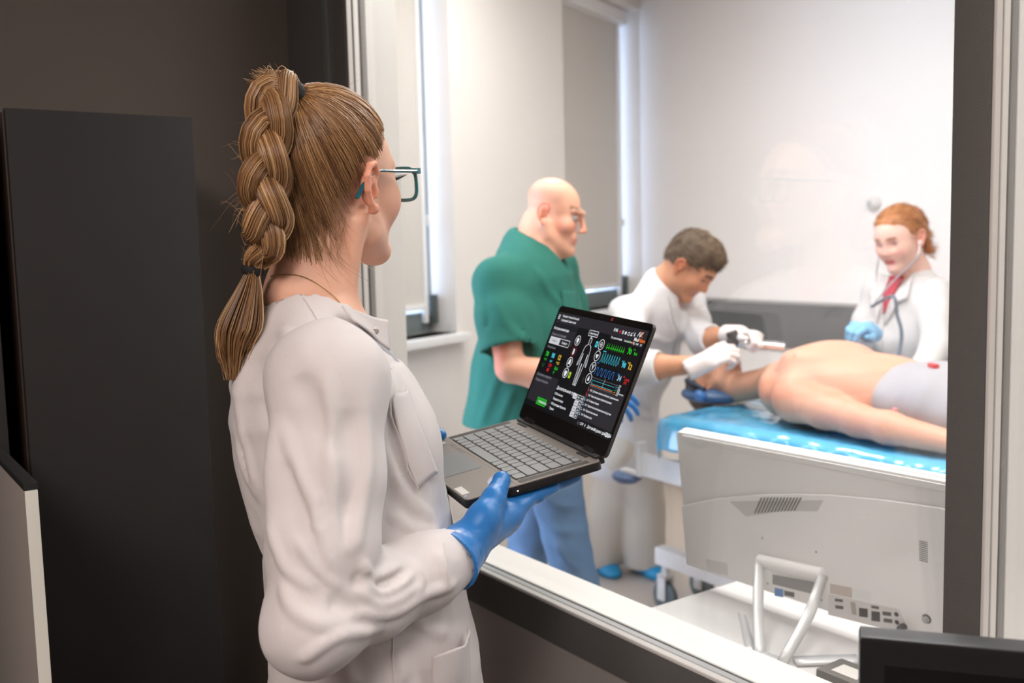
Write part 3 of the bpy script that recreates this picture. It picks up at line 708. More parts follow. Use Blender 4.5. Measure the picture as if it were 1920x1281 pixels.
# traces
ecg = []
for k in range(9):
    x0 = 1055 + k * 33 if k < 2 else 1065 + k * 33
    ecg += [(x0, 210), (x0 + 6, 204), (x0 + 10, 212), (x0 + 13, 172), (x0 + 16, 224), (x0 + 20, 210), (x0 + 26, 203)]
s_line(ecg, 3.2, GR)
pl = []
for k in range(8): x0 = 1035 + k * 39; pl += [(x0, 335), (x0 + 9, 335), (x0 + 17, 262), (x0 + 21, 258), (x0 + 30, 322)]
s_line(pl, 3.6, CYN)
cp = []
for k in range(5): x0 = 1025 + k * 66; cp += [(x0, 450), (x0 + 10, 392), (x0 + 22, 386), (x0 + 38, 388), (x0 + 44, 440), (x0 + 52, 450)]
s_line(cp, 4, BL)
s_line([(1040, 244), (1085, 244)], 7, CYN); s_line([(1010, 350), (1035, 350)], 7, BL)
s_text(1405, 215, '70', 44, GR, bold=0.03); s_text(1400, 175, 'ЧСС', 14, GR); s_text(1505, 210, '36.6', 22, GR, bold=0.03); s_text(1480, 178, 'Т°С', 14, GR)
s_text(1395, 330, '98', 44, CYN, bold=0.03); s_text(1378, 288, 'SpO2', 14, CYN); s_text(1492, 330, '12', 44, YE, bold=0.03); s_text(1470, 288, 'ЧДД', 14, YE); s_text(1370, 330, ':', 26, RE)
s_text(1400, 440, '34', 44, SK, bold=0.03); s_text(1382, 398, 'CO2', 14, BL); s_disc(1492, 398, 8, RE); s_text(1510, 425, '120/76', 20, RE); s_text(1515, 450, '(90)', 20, RE)
s_line([(1040, 478), (1420, 478)], 2.5, GY_, 2)
s_line([(1040, 500), (1400, 500)], 3, CYN); s_line([(1040, 530), (1400, 530)], 3, CYN); s_line([(1040, 500), (1040, 540)], 3, CYN); s_line([(1230, 462), (1222, 545)], 3, PA); s_line([(1040, 540), (1400, 540)], 5, OR)
for k in range(28): s_line([(1045 + k * 13, 546), (1045 + k * 13, 556)], 3, GY_, 4)
for k in range(4): s_disc(1022, 475 + k * 22, 6, GY_)
for k, (t, c) in enumerate((('ЧСС', GY_), ('АД', CYN), ('SpO2', BL), ('ЧДД', GR), ('Температура', YE), ('CO2', OR))):
    s_line([(1418, 478 + k * 15), (1452, 478 + k * 15)], 3, c, 4); s_text(1465, 483 + k * 15, t, 13, WH)
# airway settings and event log
s_text(490, 672, 'Дыхательные пути', 30, WH)
for k, (t, y_) in enumerate((('Отёк языка', 722), ('Ларингоспазм', 768), ('Обструкция бронхов', 814), ('Тризм', 858))):
    s_text(490, y_, t, 21, WH)
for k in range(4):
    y_ = 655 + k * 50; xe = 1005
    x0 = 820 if k == 0 else 880
    s_frame(x0, y_, xe, y_ + 40, 4, WH); s_rect(x0, y_, x0 + 68, y_ + 40, PA, 3); s_text(x0 + 14, y_ + 28, 'Нет', 16, GY_, 5); s_text(x0 + 80, y_ + 28, '50%' if k == 0 else 'Да', 17, WH)
    if k == 0: s_text(x0 + 132, y_ + 28, '100%', 17, WH)
log = ['0:07  Дыхание: нормальный ритм, длительность', '0:05  Синусовый ритм (базовый режим)', '0:15  Выбрана травма', '0:21  Подключён назофарингеальный датчик', '0:25  Подключена канюля', '0:30  Выбрана рука']
for k, t in enumerate(log):
    y_ = 592 + k * 42; s_text(1060, y_, t, 17, WH, wide=0.9); c = RE if k < 2 else SK
    s_line([(1026, y_ - 20), (1026, y_), (1040, y_)], 7, c, 4)
s_ring(1062, 868, 14, 4, GY_); s_disc(1062, 868, 5, WH); s_text(1095, 877, 'СЛР', 21, WH); s_poly([(1187, 850), (1176, 872), (1184, 872), (1180, 888), (1194, 866), (1186, 866)], WH, 5)
s_text(1222, 878, 'Датчики', 24, WH); s_text(1340, 878, 'Журнал действий', 24, WH); s_rect(1535, 850, 1562, 886, WH, 5); s_text(1541, 877, 'Я', 20, BK, 7); s_ring(1582, 868, 15, 5, WH, 4)
part('screen_content', to_mesh(sbm), SM, scr)
bpy.data.objects.remove(_fo)
# ------------------------------------------------------------------ bed with blue plastic sheet
BX0, BX1, BYN, BYF, BH = -2.44, -0.35, 2.38, 3.04, 0.90
bed = thing('hospital_bed', 'white adjustable hospital bed with blue corner bumpers under the manikin', 'bed', (-1.4, 2.7, 0))
m_bw = mat('bed_white_enamel', srgb(225, 222, 218), 0.4)
m_bp = mat('bumper_blue', srgb(84, 104, 140), 0.45)
m_tyre = mat('tyre_grey', srgb(92, 104, 106), 0.5)
def bb(nm, lo, hi, bev=0.006, m=m_bw, parent=None): return wpart(nm, box(lo, hi, bev), m, bed if parent is None else parent)
bb('mattress', (BX0, BYN + 0.02, 0.735), (BX1, BYF - 0.02, BH - 0.018), 0.03, mat('mattress_grey', srgb(120, 125, 130), 0.7))
bb('side_rail', (BX0 + 0.02, BYN - 0.005, 0.66), (BX1 - 0.02, BYN + 0.025, 0.735))
bb('side_rail', (BX0 + 0.02, BYF - 0.025, 0.66), (BX1 - 0.02, BYF + 0.005, 0.735))
bb('cross_beam', (BX0 + 0.02, BYN + 0.02, 0.66), (BX0 + 0.08, BYF - 0.02, 0.73)); bb('cross_beam', (BX1 - 0.08, BYN + 0.02, 0.66), (BX1 - 0.02, BYF - 0.02, 0.73))
bb('bed_deck', (BX0 + 0.03, BYN + 0.025, 0.718), (BX1 - 0.03, BYF - 0.025, 0.737), 0.003)
Pd = at_y(1176, 888, 2.40)
for (cx, cy) in ((Pd[0], 2.40), (Pd[0], BYF), (BX1 + 0.14, 2.40), (BX1 + 0.14, BYF)):
    zz = float(Pd[2]); s_ = 1 if cx < -1.4 else -1; ex = BX0 + 0.03 if s_ > 0 else BX1 - 0.03
    o = bb('bumper_bracket', (min(cx + s_ * 0.075, ex), cy - 0.012, zz + 0.008), (max(cx + s_ * 0.075, ex), cy + 0.012, zz + 0.09), 0.004)
    bb('bracket_arm', (min(cx - s_ * 0.02, cx + s_ * 0.09), cy - 0.016, zz + 0.004), (max(cx - s_ * 0.02, cx + s_ * 0.09), cy + 0.016, zz + 0.018), 0.003, parent=o)
    bb('bracket_plate', (min(cx + s_ * 0.068, cx + s_ * 0.09), cy - 0.02, zz + 0.018), (max(cx + s_ * 0.068, cx + s_ * 0.09), cy + 0.02, zz + 0.13), 0.004, parent=o)
    wpart('bumper', lathe([(0.0, -0.032), (0.035, -0.032), (0.054, -0.018), (0.058, -0.006), (0.05, 0.003), (0.02, 0.007), (0.0, 0.007)], 28, M=Matrix.Translation((cx, cy, zz))), m_bp, bed)
Pc = at_h(1248, 1146, 0.0); zc = 0.195; cx0 = float(Pc[0]); cyn = float(Pc[1])
bb('chassis_beam', (cx0 - 0.03, cyn - 0.03, zc), (-0.45, cyn + 0.03, zc + 0.07)); bb('chassis_beam', (cx0 - 0.03, 2.9, zc), (-0.45, 2.96, zc + 0.07))
bb('lift_column', (-2.1, 2.6, 0.22), (-1.86, 2.84, 0.7), 0.02); bb('lift_column', (-0.95, 2.6, 0.22), (-0.71, 2.84, 0.7), 0.02)
bb('chassis_cross', (cx0 + 0.25, cyn, zc), (cx0 + 0.33, 2.93, zc + 0.06)); bb('chassis_cross', (-0.53, cyn, zc), (-0.45, 2.93, zc + 0.06))
bb('column_foot', (-2.14, 2.50, zc), (-1.82, 2.92, zc + 0.06)); bb('column_foot', (-0.99, 2.50, zc), (-0.67, 2.92, zc + 0.06))
for (cx, cy) in ((cx0, cyn), (cx0, 2.93), (-0.48, cyn), (-0.48, 2.93)):
    c = wpart('caster', lathe([(0.0, -0.016), (0.05, -0.016), (0.062, -0.01), (0.062, 0.01), (0.05, 0.016), (0.0, 0.016)], 28, M=Matrix.Translation((cx, cy, 0.0625)) @ Matrix.Rotation(math.pi / 2, 4, 'X')), m_tyre, bed)
    for d in (-0.026, 0.02): bb('fork', (cx - 0.022, cy + d, 0.05), (cx + 0.022, cy + d + 0.006, 0.15), 0.003, parent=c)
    bb('fork_bridge', (cx - 0.022, cy - 0.026, 0.14), (cx + 0.022, cy + 0.026, 0.155), 0.003, parent=c)
    wpart('stem', cyl((cx, cy, 0.15), (cx, cy, zc + 0.01), 0.014), m_bw, c)
# plastic sheet: wrinkled film over the top, hanging down the near side and the head end
nx, ny = 150, 80
U_, V_ = np.meshgrid(np.linspace(0, 1, nx), np.linspace(0, 1, ny), indexing='ij')
drop = 0.135
xs = BX0 - drop + U_ * (BX1 - BX0 + 0.08 + drop); ys = BYN - drop + V_ * (BYF - BYN + 2 * drop)
wr = 0.0075 * vnoise((xs, ys * 1.4, xs * 0), 22, 1) + 0.006 * np.abs(vnoise((xs * 1.2, ys, xs * 0), 48, 2)) + 0.0035 * vnoise((xs, ys, xs * 0), 95, 3)
X_, Y_, Z_ = xs.copy(), ys.copy(), np.full_like(xs, BH) + wr * 0.6
over = np.maximum(np.maximum(BYN - ys, ys - BYF), 0); overx = np.maximum(BX0 - xs, 0)
def fold_down(over, sign_axis):
    r = 0.03; a = np.clip(over / r, 0, math.pi / 2); return r * np.sin(a), np.where(over < r * math.pi / 2, r * (1 - np.cos(a)), r + over - r * math.pi / 2)
oy, dz = fold_down(over, 1); Y_ = np.clip(ys, BYN, BYF) + np.sign(ys - (BYN + BYF) / 2) * (oy + np.where(over > 0.02, 0.018 * vnoise((xs * 1.0, ys * 0.2, xs * 0), 30, 4) + 0.012, 0)); Z_ -= dz
ox, dzx = fold_down(overx, 0); X_ = np.maximum(xs, BX0) - ox - np.where(overx > 0.02, 0.012 + 0.01 * vnoise((ys, ys, ys), 30, 5), 0); Z_ -= dzx * np.where(over > 0.02, 0.35, 1.0)
vv = np.stack([X_, Y_, Z_], -1).reshape(-1, 3)
ii, jj = np.meshgrid(np.arange(nx - 1), np.arange(ny - 1), indexing='ij'); b_ = ii * ny + jj
sheet = part('plastic_bed_sheet', raw_mesh(vv, np.stack([b_, b_ + ny, b_ + ny + 1, b_ + 1], -1).reshape(-1, 4)), mat('blue_plastic_film', srgb(92, 176, 216), 0.14, spec=0.7, noise=0.12, nscale=9, coat=0.5))
tag(sheet, 'wrinkled shiny light blue plastic sheet spread over the bed mattress', 'sheet')
sd = sheet.modifiers.new('thick', 'SOLIDIFY'); sd.thickness = 0.002; sd.offset = 1
# ring-shaped head rest under the manikin
# ------------------------------------------------------------------ desk and all-in-one computer behind the glass
m_desk = mat('desk_laminate', srgb(206, 203, 201), 0.35, noise=0.02, nscale=30)
desk = thing('desk', 'pale grey desk standing against the glass in the exam room', 'desk', (-0.7, 1.65, 0))
wpart('desk_top', box((-1.478, GY + 0.145, 0.712), (0.35, 2.02, 0.74), 0.003), m_desk, desk)
wpart('side_panel', box((-1.46, GY + 0.2, 0.0), (-1.435, 1.96, 0.712), 0.002), m_desk, desk)
wpart('side_panel', box((0.3, GY + 0.2, 0.0), (0.325, 1.96, 0.712), 0.002), m_desk, desk)
wpart('modesty_panel', box((-1.435, GY + 0.2, 0.3), (0.3, GY + 0.22, 0.712), 0.002), m_desk, desk)
d_ = ray(-450, 489); d_[2] = 0; AX = -unit(d_); AN = np.array([-AX[1], AX[0], 0.0])           # AX to the right, AN away from the camera
if AN @ CF < 0: AN = -AN
tilt = math.radians(6.5); AUP = np.array([0, 0, 1.0]) * math.cos(tilt) - AN * math.sin(tilt); ANO = -(AN * math.cos(tilt) + np.array([0, 0, 1.0]) * math.sin(tilt))   # ANO: out of the back, toward the camera
PH = at_y(1485, 1062, 1.53)
def on_aio(px, py, off=0.0):
    r = ray(px, py); n = ANO; t = ((PH + n * off - CAM) @ n) / (r @ n); return CAM + r * t
TL = on_aio(1265, 806)
def axy(px, py): v = on_aio(px, py) - TL; return float(v @ AX), float(-(v @ AUP))
AM = Matrix(((AX[0], AUP[0], ANO[0], TL[0]), (AX[1], AUP[1], ANO[1], TL[1]), (AX[2], AUP[2], ANO[2], TL[2]), (0, 0, 0, 1)))
aw = 0.66; ah = axy(1291, 1062)[1]
aio = thing('all_in_one_computer', 'white all-in-one computer seen from its back, with wire stand and ports', 'computer', AM)
m_aw = mat('computer_white_shell', srgb(238, 235, 232), 0.32, noise=0.01, nscale=20)
m_dk = mat('slot_dark', srgb(80, 80, 76), 0.6); m_blk = mat('plug_black', srgb(18, 18, 18), 0.5)
part('front_frame', prism(rrect(aw, ah, 0.012, 4, aw / 2, -ah / 2), -0.028, -0.012, 0.004), m_aw, aio)
part('display', box((0.012, -ah + 0.03, -0.0288), (aw - 0.012, -0.012, -0.028)), m_bez, aio)
part('upper_shell', prism(rrect(aw - 0.004, ah - 0.004, 0.011, 4, aw / 2, -ah / 2), -0.0125, 0.0, 0.005, 3), m_aw, aio)
part('top_ridge', prism(rrect(aw - 0.03, 0.012, 0.004, 3, aw / 2 + 0.005, -0.014), 0.0, 0.003, 0.0015), m_aw, aio)
# raised lower shell with an arched top edge
arc = [axy(px, py) for px, py in ((1279, 947), (1340, 935), (1420, 927), (1490, 925), (1560, 927), (1660, 936), (1766, 951))]
low = [(x, -y) for x, y in arc]; low[0] = (0.006, low[0][1]); low += [(aw - 0.006, low[-1][1] - 0.004), (aw - 0.006, -ah + 0.006), (0.006, -ah + 0.006)]
part('lower_shell', prism(low[::-1], 0.0, 0.0075, 0.0025, 2), m_aw, aio)
def apoly(nm, pxs, z0, z1, m, parent=aio, bev=0.0): return part(nm, prism([(x, -y) for x, y in [axy(*p) for p in pxs]][::-1], z0, z1, bev), m, parent)
vr = apoly('vent_recess', ((1372, 938), (1549, 936), (1537, 957), (1470, 956), (1404, 967)), 0.0075, 0.0082, mat('vent_shade', srgb(206, 202, 199), 0.5))
for i in range(13):
    x0, x1 = 1419 + i * 6.15, 1432 + i * 6.15
    apoly('vent_slot', ((x1, 931), (x1 + 2.6, 931), (x0 + 2.6, 960 - i * 0.4), (x0, 961 - i * 0.4)), 0.0082, 0.0088, m_dk, vr)
bm = bmesh.new()
for i in range(11):
    a = axy(1728, 1011 + i * 3.6); b = axy(1744, 1013.2 + i * 3.6); add_box(bm, (a[0], -a[1] - 0.0011, 0.0075), (b[0], -a[1], 0.0079))
tag(part('side_vent', to_mesh(bm), m_dk, aio), kind='stuff')
m_lg = mat('label_grey', srgb(150, 148, 146), 0.5)
apoly('rating_label', ((1453, 1075), (1536, 1090), (1534, 1113), (1453, 1093)), 0.0075, 0.0079, m_lg)
apoly('blue_sticker', ((1457, 1100), (1473, 1103), (1473, 1118), (1457, 1115)), 0.0075, 0.0079, mat('sticker_blue', srgb(95, 140, 200), 0.4))
apoly('dark_sticker', ((1475, 1105), (1494, 1109), (1494, 1118), (1475, 1114)), 0.0075, 0.0079, mat('sticker_dark', srgb(95, 92, 90), 0.5))
apoly('colour_label', ((1561, 1092), (1602, 1100), (1602, 1119), (1561, 1110)), 0.0075, 0.0079, mat('label_peach', srgb(200, 186, 176), 0.5))
apoly('white_label', ((1603, 1101), (1637, 1108), (1637, 1125), (1603, 1118)), 0.0075, 0.0079, mat('label_white', srgb(232, 230, 228), 0.5))
apoly('info_label', ((1328, 1046), (1368, 1054), (1370, 1078), (1332, 1069)), 0.0075, 0.0077, mat('label_faint', srgb(212, 208, 206), 0.5))
pp = apoly('port_panel', ((1558, 1112), (1690, 1140), (1712, 1180), (1690, 1183), (1558, 1150)), 0.0075, 0.0085, mat('port_panel_white', srgb(214, 210, 207), 0.4))
for (nm, x, y_, w_, h_) in (('port', 1578, 1123, 15, 5), ('port', 1579, 1136, 15, 6), ('network_port', 1624, 1146, 16, 16), ('network_port', 1647, 1153, 16, 18), ('usb_port', 1668, 1148, 16, 7), ('usb_port', 1670, 1161, 16, 7), ('port', 1646, 1136, 14, 5)):
    apoly(nm, ((x - w_ / 2, y_ - h_ / 2 - 1), (x + w_ / 2, y_ - h_ / 2 + 1), (x + w_ / 2, y_ + h_ / 2 + 1), (x - w_ / 2, y_ + h_ / 2 - 1)), 0.0085, 0.0089, m_dk if nm != 'network_port' else mat('port_black', srgb(50, 46, 44), 0.5), pp)
apoly('serial_port', ((1600, 1126), (1608, 1127), (1611, 1150), (1603, 1149)), 0.0085, 0.0095, mat('connector_tan', srgb(170, 165, 150), 0.4, metal=0.4), pp)
for (x, y_) in ((1686, 1149), (1687, 1164)):
    a = axy(x, y_); part('audio_jack', cyl((a[0], -a[1], 0.0085), (a[0], -a[1], 0.0092), 0.0042), m_blk, pp)
a = axy(1742, 1158); k = part('lock_knob', cyl((a[0], -a[1], 0.007), (a[0], -a[1], 0.0125), 0.0065), mat('knob_steel', srgb(210, 210, 210), 0.25, metal=0.8), aio); part('knob_ring', cyl((a[0], -a[1], 0.007), (a[0], -a[1], 0.008), 0.0085), m_dk, k)
for (x, y_) in ((1434, 1007), (1535, 1033), (1545, 1123), (1444, 1092)):
    a = axy(x, y_); part('screw', cyl((a[0], -a[1], 0.007), (a[0], -a[1], 0.0082), 0.0022, n=10), m_lg, aio)
# power plug and cord
a = axy(1700, 1172); b = axy(1706, 1190)
pl_ = part('power_plug', tube([(a[0], -a[1], 0.008), (a[0] + 0.001, -a[1], 0.022), (b[0], -b[1], 0.028)], [0.0065, 0.0065, 0.005], 10), m_blk, aio)
AMI = AM.inverted()
def loc(p): return tuple(AMI @ Vector(p))
tp = lambda px, py, h=0.7405: at_h(px, py, h)
e0 = on_aio(1710, 1198, 0.03); c1 = tp(1730, 1262, 0.745); c2 = np.array([-0.86, 1.62, 0.745]); c3 = np.array([-0.45, 1.55, 0.745]); c4 = np.array([-0.1, 1.42, 0.745])
part('power_cord', tube([loc(on_aio(1706, 1190, 0.03)), loc(e0 + np.array([0.0, 0.0, -0.03])), loc(np.array([e0[0], e0[1], 0.75])), loc(c3), loc(c4)], 0.0032, 30, 8), m_blk, aio)
# stand: hinge bar and two flat legs meeting on the desk, plus front foot
h0, h1 = on_aio(1424, 1052, 0.014), on_aio(1543, 1078, 0.014)
part('hinge_bar', tube([loc(h0), loc((h0 + h1) / 2), loc(h1)], 0.0135, 8, 16), m_aw, aio)
m_st = mat('stand_silver', srgb(205, 203, 202), 0.35, metal=0.2)
f0, f1 = tp(1425, 1228, 0.7455), tp(1466, 1245, 0.7455)
def strap(nm, pts, wdir, w_=0.016, t=0.005):
    p = spline(pts, 14) if len(pts) > 2 else np.linspace(pts[0], pts[1], 8); V = []
    T = np.gradient(p, axis=0); T /= np.linalg.norm(T, axis=1, keepdims=True)
    wd = np.array([unit(np.asarray(wdir) - q * (np.asarray(wdir) @ q)) for q in T]); nn = np.cross(T, wd)
    for sx, sn in ((-1, -1), (1, -1), (1, 1), (-1, 1)): V.append(p + wd * sx * w_ / 2 + nn * sn * t / 2)
    V = np.stack(V, 1).reshape(-1, 3); n = len(p); Q = [[i * 4 + k, i * 4 + (k + 1) % 4, (i + 1) * 4 + (k + 1) % 4, (i + 1) * 4 + k] for i in range(n - 1) for k in range(4)] + [[3, 2, 1, 0], [(n - 1) * 4 + k for k in range(4)]]
    return part(nm, raw_mesh(np.array([loc(v) for v in V]), np.array(Q), sm=False), m_st, aio)
strap('stand_leg', [h0 + np.array([0, 0, 0.004]), (h0 + f0) / 2 + AX * -0.004, f0], AX * 0.3 + AN, 0.02)
strap('stand_leg', [h1, h1 + (f1 - h1) * 0.2 - np.array([0, 0, 0.012]), (h1 + f1) / 2 + AX * 0.008, f1], AX * 0.3 + AN, 0.02)
strap('stand_foot', [f0, f1], np.cross(unit(f1 - f0), (0, 0, 1)), 0.03, 0.006)
g0, g1 = on_aio(1384, 1130, -0.004), tp(1409, 1222, 0.745)
strap('front_leg', [g0, (g0 + g1) / 2, g1], AX, 0.016, 0.006)
strap('front_foot', [tp(1490, 1240, 0.7455), tp(1610, 1236, 0.7455)], (0, 1, 0), 0.03, 0.006)
# small dark box on the desk, partly hidden by the black monitor
Pk = tp(1600, 1275, 0.75)
dk = thing('desk_adapter', 'small dark grey box lying on the pale desk behind the black monitor', 'adapter', (Pk[0], Pk[1], 0.7405))
part('case', box((-0.05, -0.035, 0.0), (0.06, 0.035, 0.022), 0.004), mat('adapter_grey', srgb(96, 92, 88), 0.5), dk); part('label', box((-0.03, -0.02, 0.022), (0.02, 0.015, 0.0224)), m_lab, dk)

# ------------------------------------------------------------------ observation room furniture
# black monitor in the near corner on its own counter
e_ = ray(-5014, 560); e_[2] = 0; MXD = -unit(e_); MTL = at_z(1612, 1196, 0.93)
MN = np.cross(MXD, (0, 0, 1.0)); 
if MN @ CF > 0: MN = -MN                                      # MN: out of the screen, toward the camera
MM = Matrix(((MXD[0], 0, MN[0], MTL[0]), (MXD[1], 0, MN[1], MTL[1]), (0, 1, 0, MTL[2]), (0, 0, 0, 1)))
CT = 0.72
mon = thing('black_monitor', 'black flat monitor with dark screen standing in front of the mullion', 'monitor', MM)
mw, mh = 0.53, 0.31
m_mb = mat('monitor_black', srgb(24, 24, 25), 0.35)
part('case', prism(rrect(mw, mh, 0.004, 3, mw / 2, -mh / 2), -0.03, -0.0005, 0.002), m_mb, mon)
part('screen', box((0.022, -mh + 0.026, -0.0006), (mw - 0.022, -0.024, 0.0002)), mat('screen_off', srgb(9, 9, 10), 0.2), mon)
part('top_edge', box((0.001, -0.0022, -0.029), (mw - 0.001, 0.0006, -0.001), 0.0008), mat('monitor_edge', srgb(66, 68, 70), 0.3), mon)
part('neck', box((mw / 2 - 0.03, -(MTL[2] - CT) + 0.012, -0.05), (mw / 2 + 0.03, -mh * 0.5, -0.03), 0.004), m_mb, mon)
part('foot', box((mw / 2 - 0.11, -(MTL[2] - CT) + 0.0005, -0.11), (mw / 2 + 0.11, -(MTL[2] - CT) + 0.012, 0.05), 0.004), m_mb, mon)
cen = MTL + MXD * mw / 2
cnt = thing('counter', 'dark counter under the black monitor, against the glazed partition', 'counter', (0.35, 0.88, 0))
m_cd = mat('counter_dark', srgb(70, 66, 63), 0.5)
wpart('counter_top', box((-0.32, 0.55, CT - 0.03), (1.4, GY - 0.012, CT), 0.003), m_cd, cnt)
wpart('end_panel', box((-0.3, 0.58, 0.0), (-0.275, GY - 0.03, CT - 0.03), 0.002), m_cd, cnt); wpart('end_panel', box((1.36, 0.58, 0.0), (1.385, GY - 0.03, CT - 0.03), 0.002), m_cd, cnt)
# tall dark cabinets along the left wall
CXF = -2.02
c1 = at_x(362, 220, CXF); c0 = at_x(6, 200, CXF)
m_cab = mat('cabinet_black_brown', srgb(38, 35, 34), 0.6, spec=0.3, noise=0.12, nscale=14)
m_cab2 = mat('cabinet_edge_brown', srgb(58, 44, 38), 0.5)
def cabinet(y0, y1, top, label):
    t = thing('tall_cabinet', label, 'cabinet', ((XL + CXF) / 2, (y0 + y1) / 2, 0))
    wpart('body', box((XL + 0.01, y0, 0.06), (CXF - 0.02, y1, top - 0.004), 0.002), m_cab2, t)
    wpart('door', box((CXF - 0.019, y0 + 0.002, 0.065), (CXF, y1 - 0.002, top), 0.0015), m_cab, t)
    wpart('plinth', box((XL + 0.02, y0 + 0.02, 0.0), (CXF - 0.05, y1 - 0.02, 0.06)), m_rubber, t)
cabinet(c0[1], c1[1], c1[2], 'tall dark brown cabinet against the left wall, behind the braided hair')
cabinet(c0[1] - 0.66, c0[1] - 0.03, c1[2] - 0.01, 'tall dark cabinet across a narrow gap, behind the pale low divider panel')
# pale low divider in the near left corner
Pq = at_z(46, 914, 1.42)
lowc = thing('divider_panel', 'pale grey low divider panel with a bright end edge and black top trim', 'divider', (Pq[0] - 0.2, Pq[1] + 0.02, 0))
m_lc = mat('low_cabinet_grey', srgb(150, 142, 136), 0.55, noise=0.03, nscale=20)
hq = float(Pq[2])
ex = Pq[0]
wpart('panel', box((CXF + 0.03, Pq[1] - 0.0, 0.03), (ex - 0.0, Pq[1] + 0.016, hq - 0.006), 0.001), m_lc, lowc)
wpart('edge_band', box((ex - 0.0, Pq[1] - 0.0005, 0.03), (ex + 0.002, Pq[1] + 0.0165, hq - 0.006)), mat('edge_band_pale', srgb(226, 226, 214), 0.4), lowc)
wpart('top', box((CXF + 0.03, Pq[1] - 0.001, hq - 0.006), (ex - 0.002, Pq[1] + 0.018, hq + 0.004), 0.001), m_rubber, lowc)
wpart('plinth', box((CXF + 0.05, Pq[1] + 0.01, 0.0), (ex - 0.02, Pq[1] + 0.016, 0.03)), m_rubber, lowc)
# ------------------------------------------------------------------ body building blocks
SKIN = {}
def skin_mat(nm='skin', rough=0.5): return mat(nm, (0.8, 0.55, 0.42), rough, spec=0.35, attr='Col', sss=0.25)
m_skin = skin_mat()
def add_head(F, o, A, s=1.0, fem=False, ears=True, neck=None, jawk=1.0, mouth=1.0):
    """head in frame A (right, forward, up) with o at eye level, mid-head; s scales it"""
    F.frame(o, A * s)
    F.ell((0, -0.010, 0.036), (0.0745 if not fem else 0.0725, 0.094, 0.078), 0.0)
    F.ell((0, 0.030, 0.0), (0.060, 0.061, 0.082), 0.03)
    F.ell((0, 0.028, -0.045), (0.052 * jawk, 0.056, 0.058), 0.03)
    for q in (-1, 1):
        F.cap((q * 0.050 * jawk, -0.004, -0.040), (q * 0.046 * jawk, 0.010, -0.066), 0.017, 0.016, 0.025)
        F.cap((q * 0.046 * jawk, 0.010, -0.066), (q * 0.014, 0.070, -0.098), 0.016, 0.014, 0.022)
        F.ell((q * 0.037, 0.056, -0.026), (0.025, 0.024, 0.026), 0.025)
        F.cap((q * 0.010, 0.0865, 0.019), (q * 0.046, 0.066, 0.021), 0.0068, 0.0065, 0.016)
        F.ball((q * 0.032, 0.095, 0.0), 0.0155, 0.012, 's')
    F.ball((0, 0.076, -0.099), 0.0165, 0.022)
    F.cap((0, 0.084, 0.012), (0, 0.100, -0.028), 0.0072, 0.0095, 0.012)
    F.ball((0, 0.1015, -0.030), 0.0102, 0.008)
    for q in (-1, 1): F.ball((q * 0.0122, 0.093, -0.034), 0.0085, 0.006)
    m0 = 0.005 * (mouth - 1) * 2.2
    F.ell((0, 0.078 + m0, -0.058), (0.026, 0.012, 0.020), 0.012)
    F.cap((-0.016, 0.080 + m0, -0.0605), (0.016, 0.080 + m0, -0.0605), 0.0048, None, 0.004); F.cap((-0.007, 0.0855 + m0, -0.0595), (0.007, 0.0855 + m0, -0.0595), 0.0044, None, 0.005)
    F.cap((-0.014, 0.082 + m0, -0.0705), (0.014, 0.082 + m0, -0.0705), 0.0058, None, 0.005); F.cap((-0.020, 0.0865 + m0, -0.0650), (0.020, 0.0865 + m0, -0.0650), 0.0016, None, 0.003, 's')
    if ears:
        for q in (-1, 1): add_ear(F, q, o, A * s)
    F.frame()
def add_ear(F, q, o, A, k=1.0):
    F.frame(o, A)
    c = np.array([q * 0.0745, -0.012, -0.008])
    pt = lambda y, z, x=0.0: (c[0] + q * (0.006 + x), c[1] + y * k, c[2] + z * k)
    F.ell((c[0] + q * 0.003, c[1] - 0.001, c[2] + 0.004), (0.007, 0.014, 0.025), 0.005, rot=rotx(-0.2))
    rim = [pt(0.012, 0.008, -0.003), pt(0.013, 0.022, 0.002), pt(0.004, 0.033, 0.006), pt(-0.009, 0.031, 0.009), pt(-0.018, 0.018, 0.011), pt(-0.017, 0.0, 0.009), pt(-0.008, -0.017, 0.004), pt(0.002, -0.027, 0.001)]
    F.chain(rim, [0.003, 0.0036, 0.0042, 0.0044, 0.0043, 0.004, 0.0042, 0.0062], 0.003)
    F.ball(pt(0.004, -0.026, -0.001), 0.0068, 0.004)
    F.chain([pt(-0.006, 0.022, 0.003), pt(-0.009, 0.006, 0.004), pt(-0.005, -0.010, 0.003)], [0.003, 0.0034, 0.003], 0.003)
    F.ell(pt(0.002, -0.004, 0.004), (0.006, 0.0065, 0.0095), 0.003, 's')
    F.cap(pt(0.011, -0.002, 0.000), pt(0.009, -0.010, 0.000), 0.0036, 0.003, 0.003)
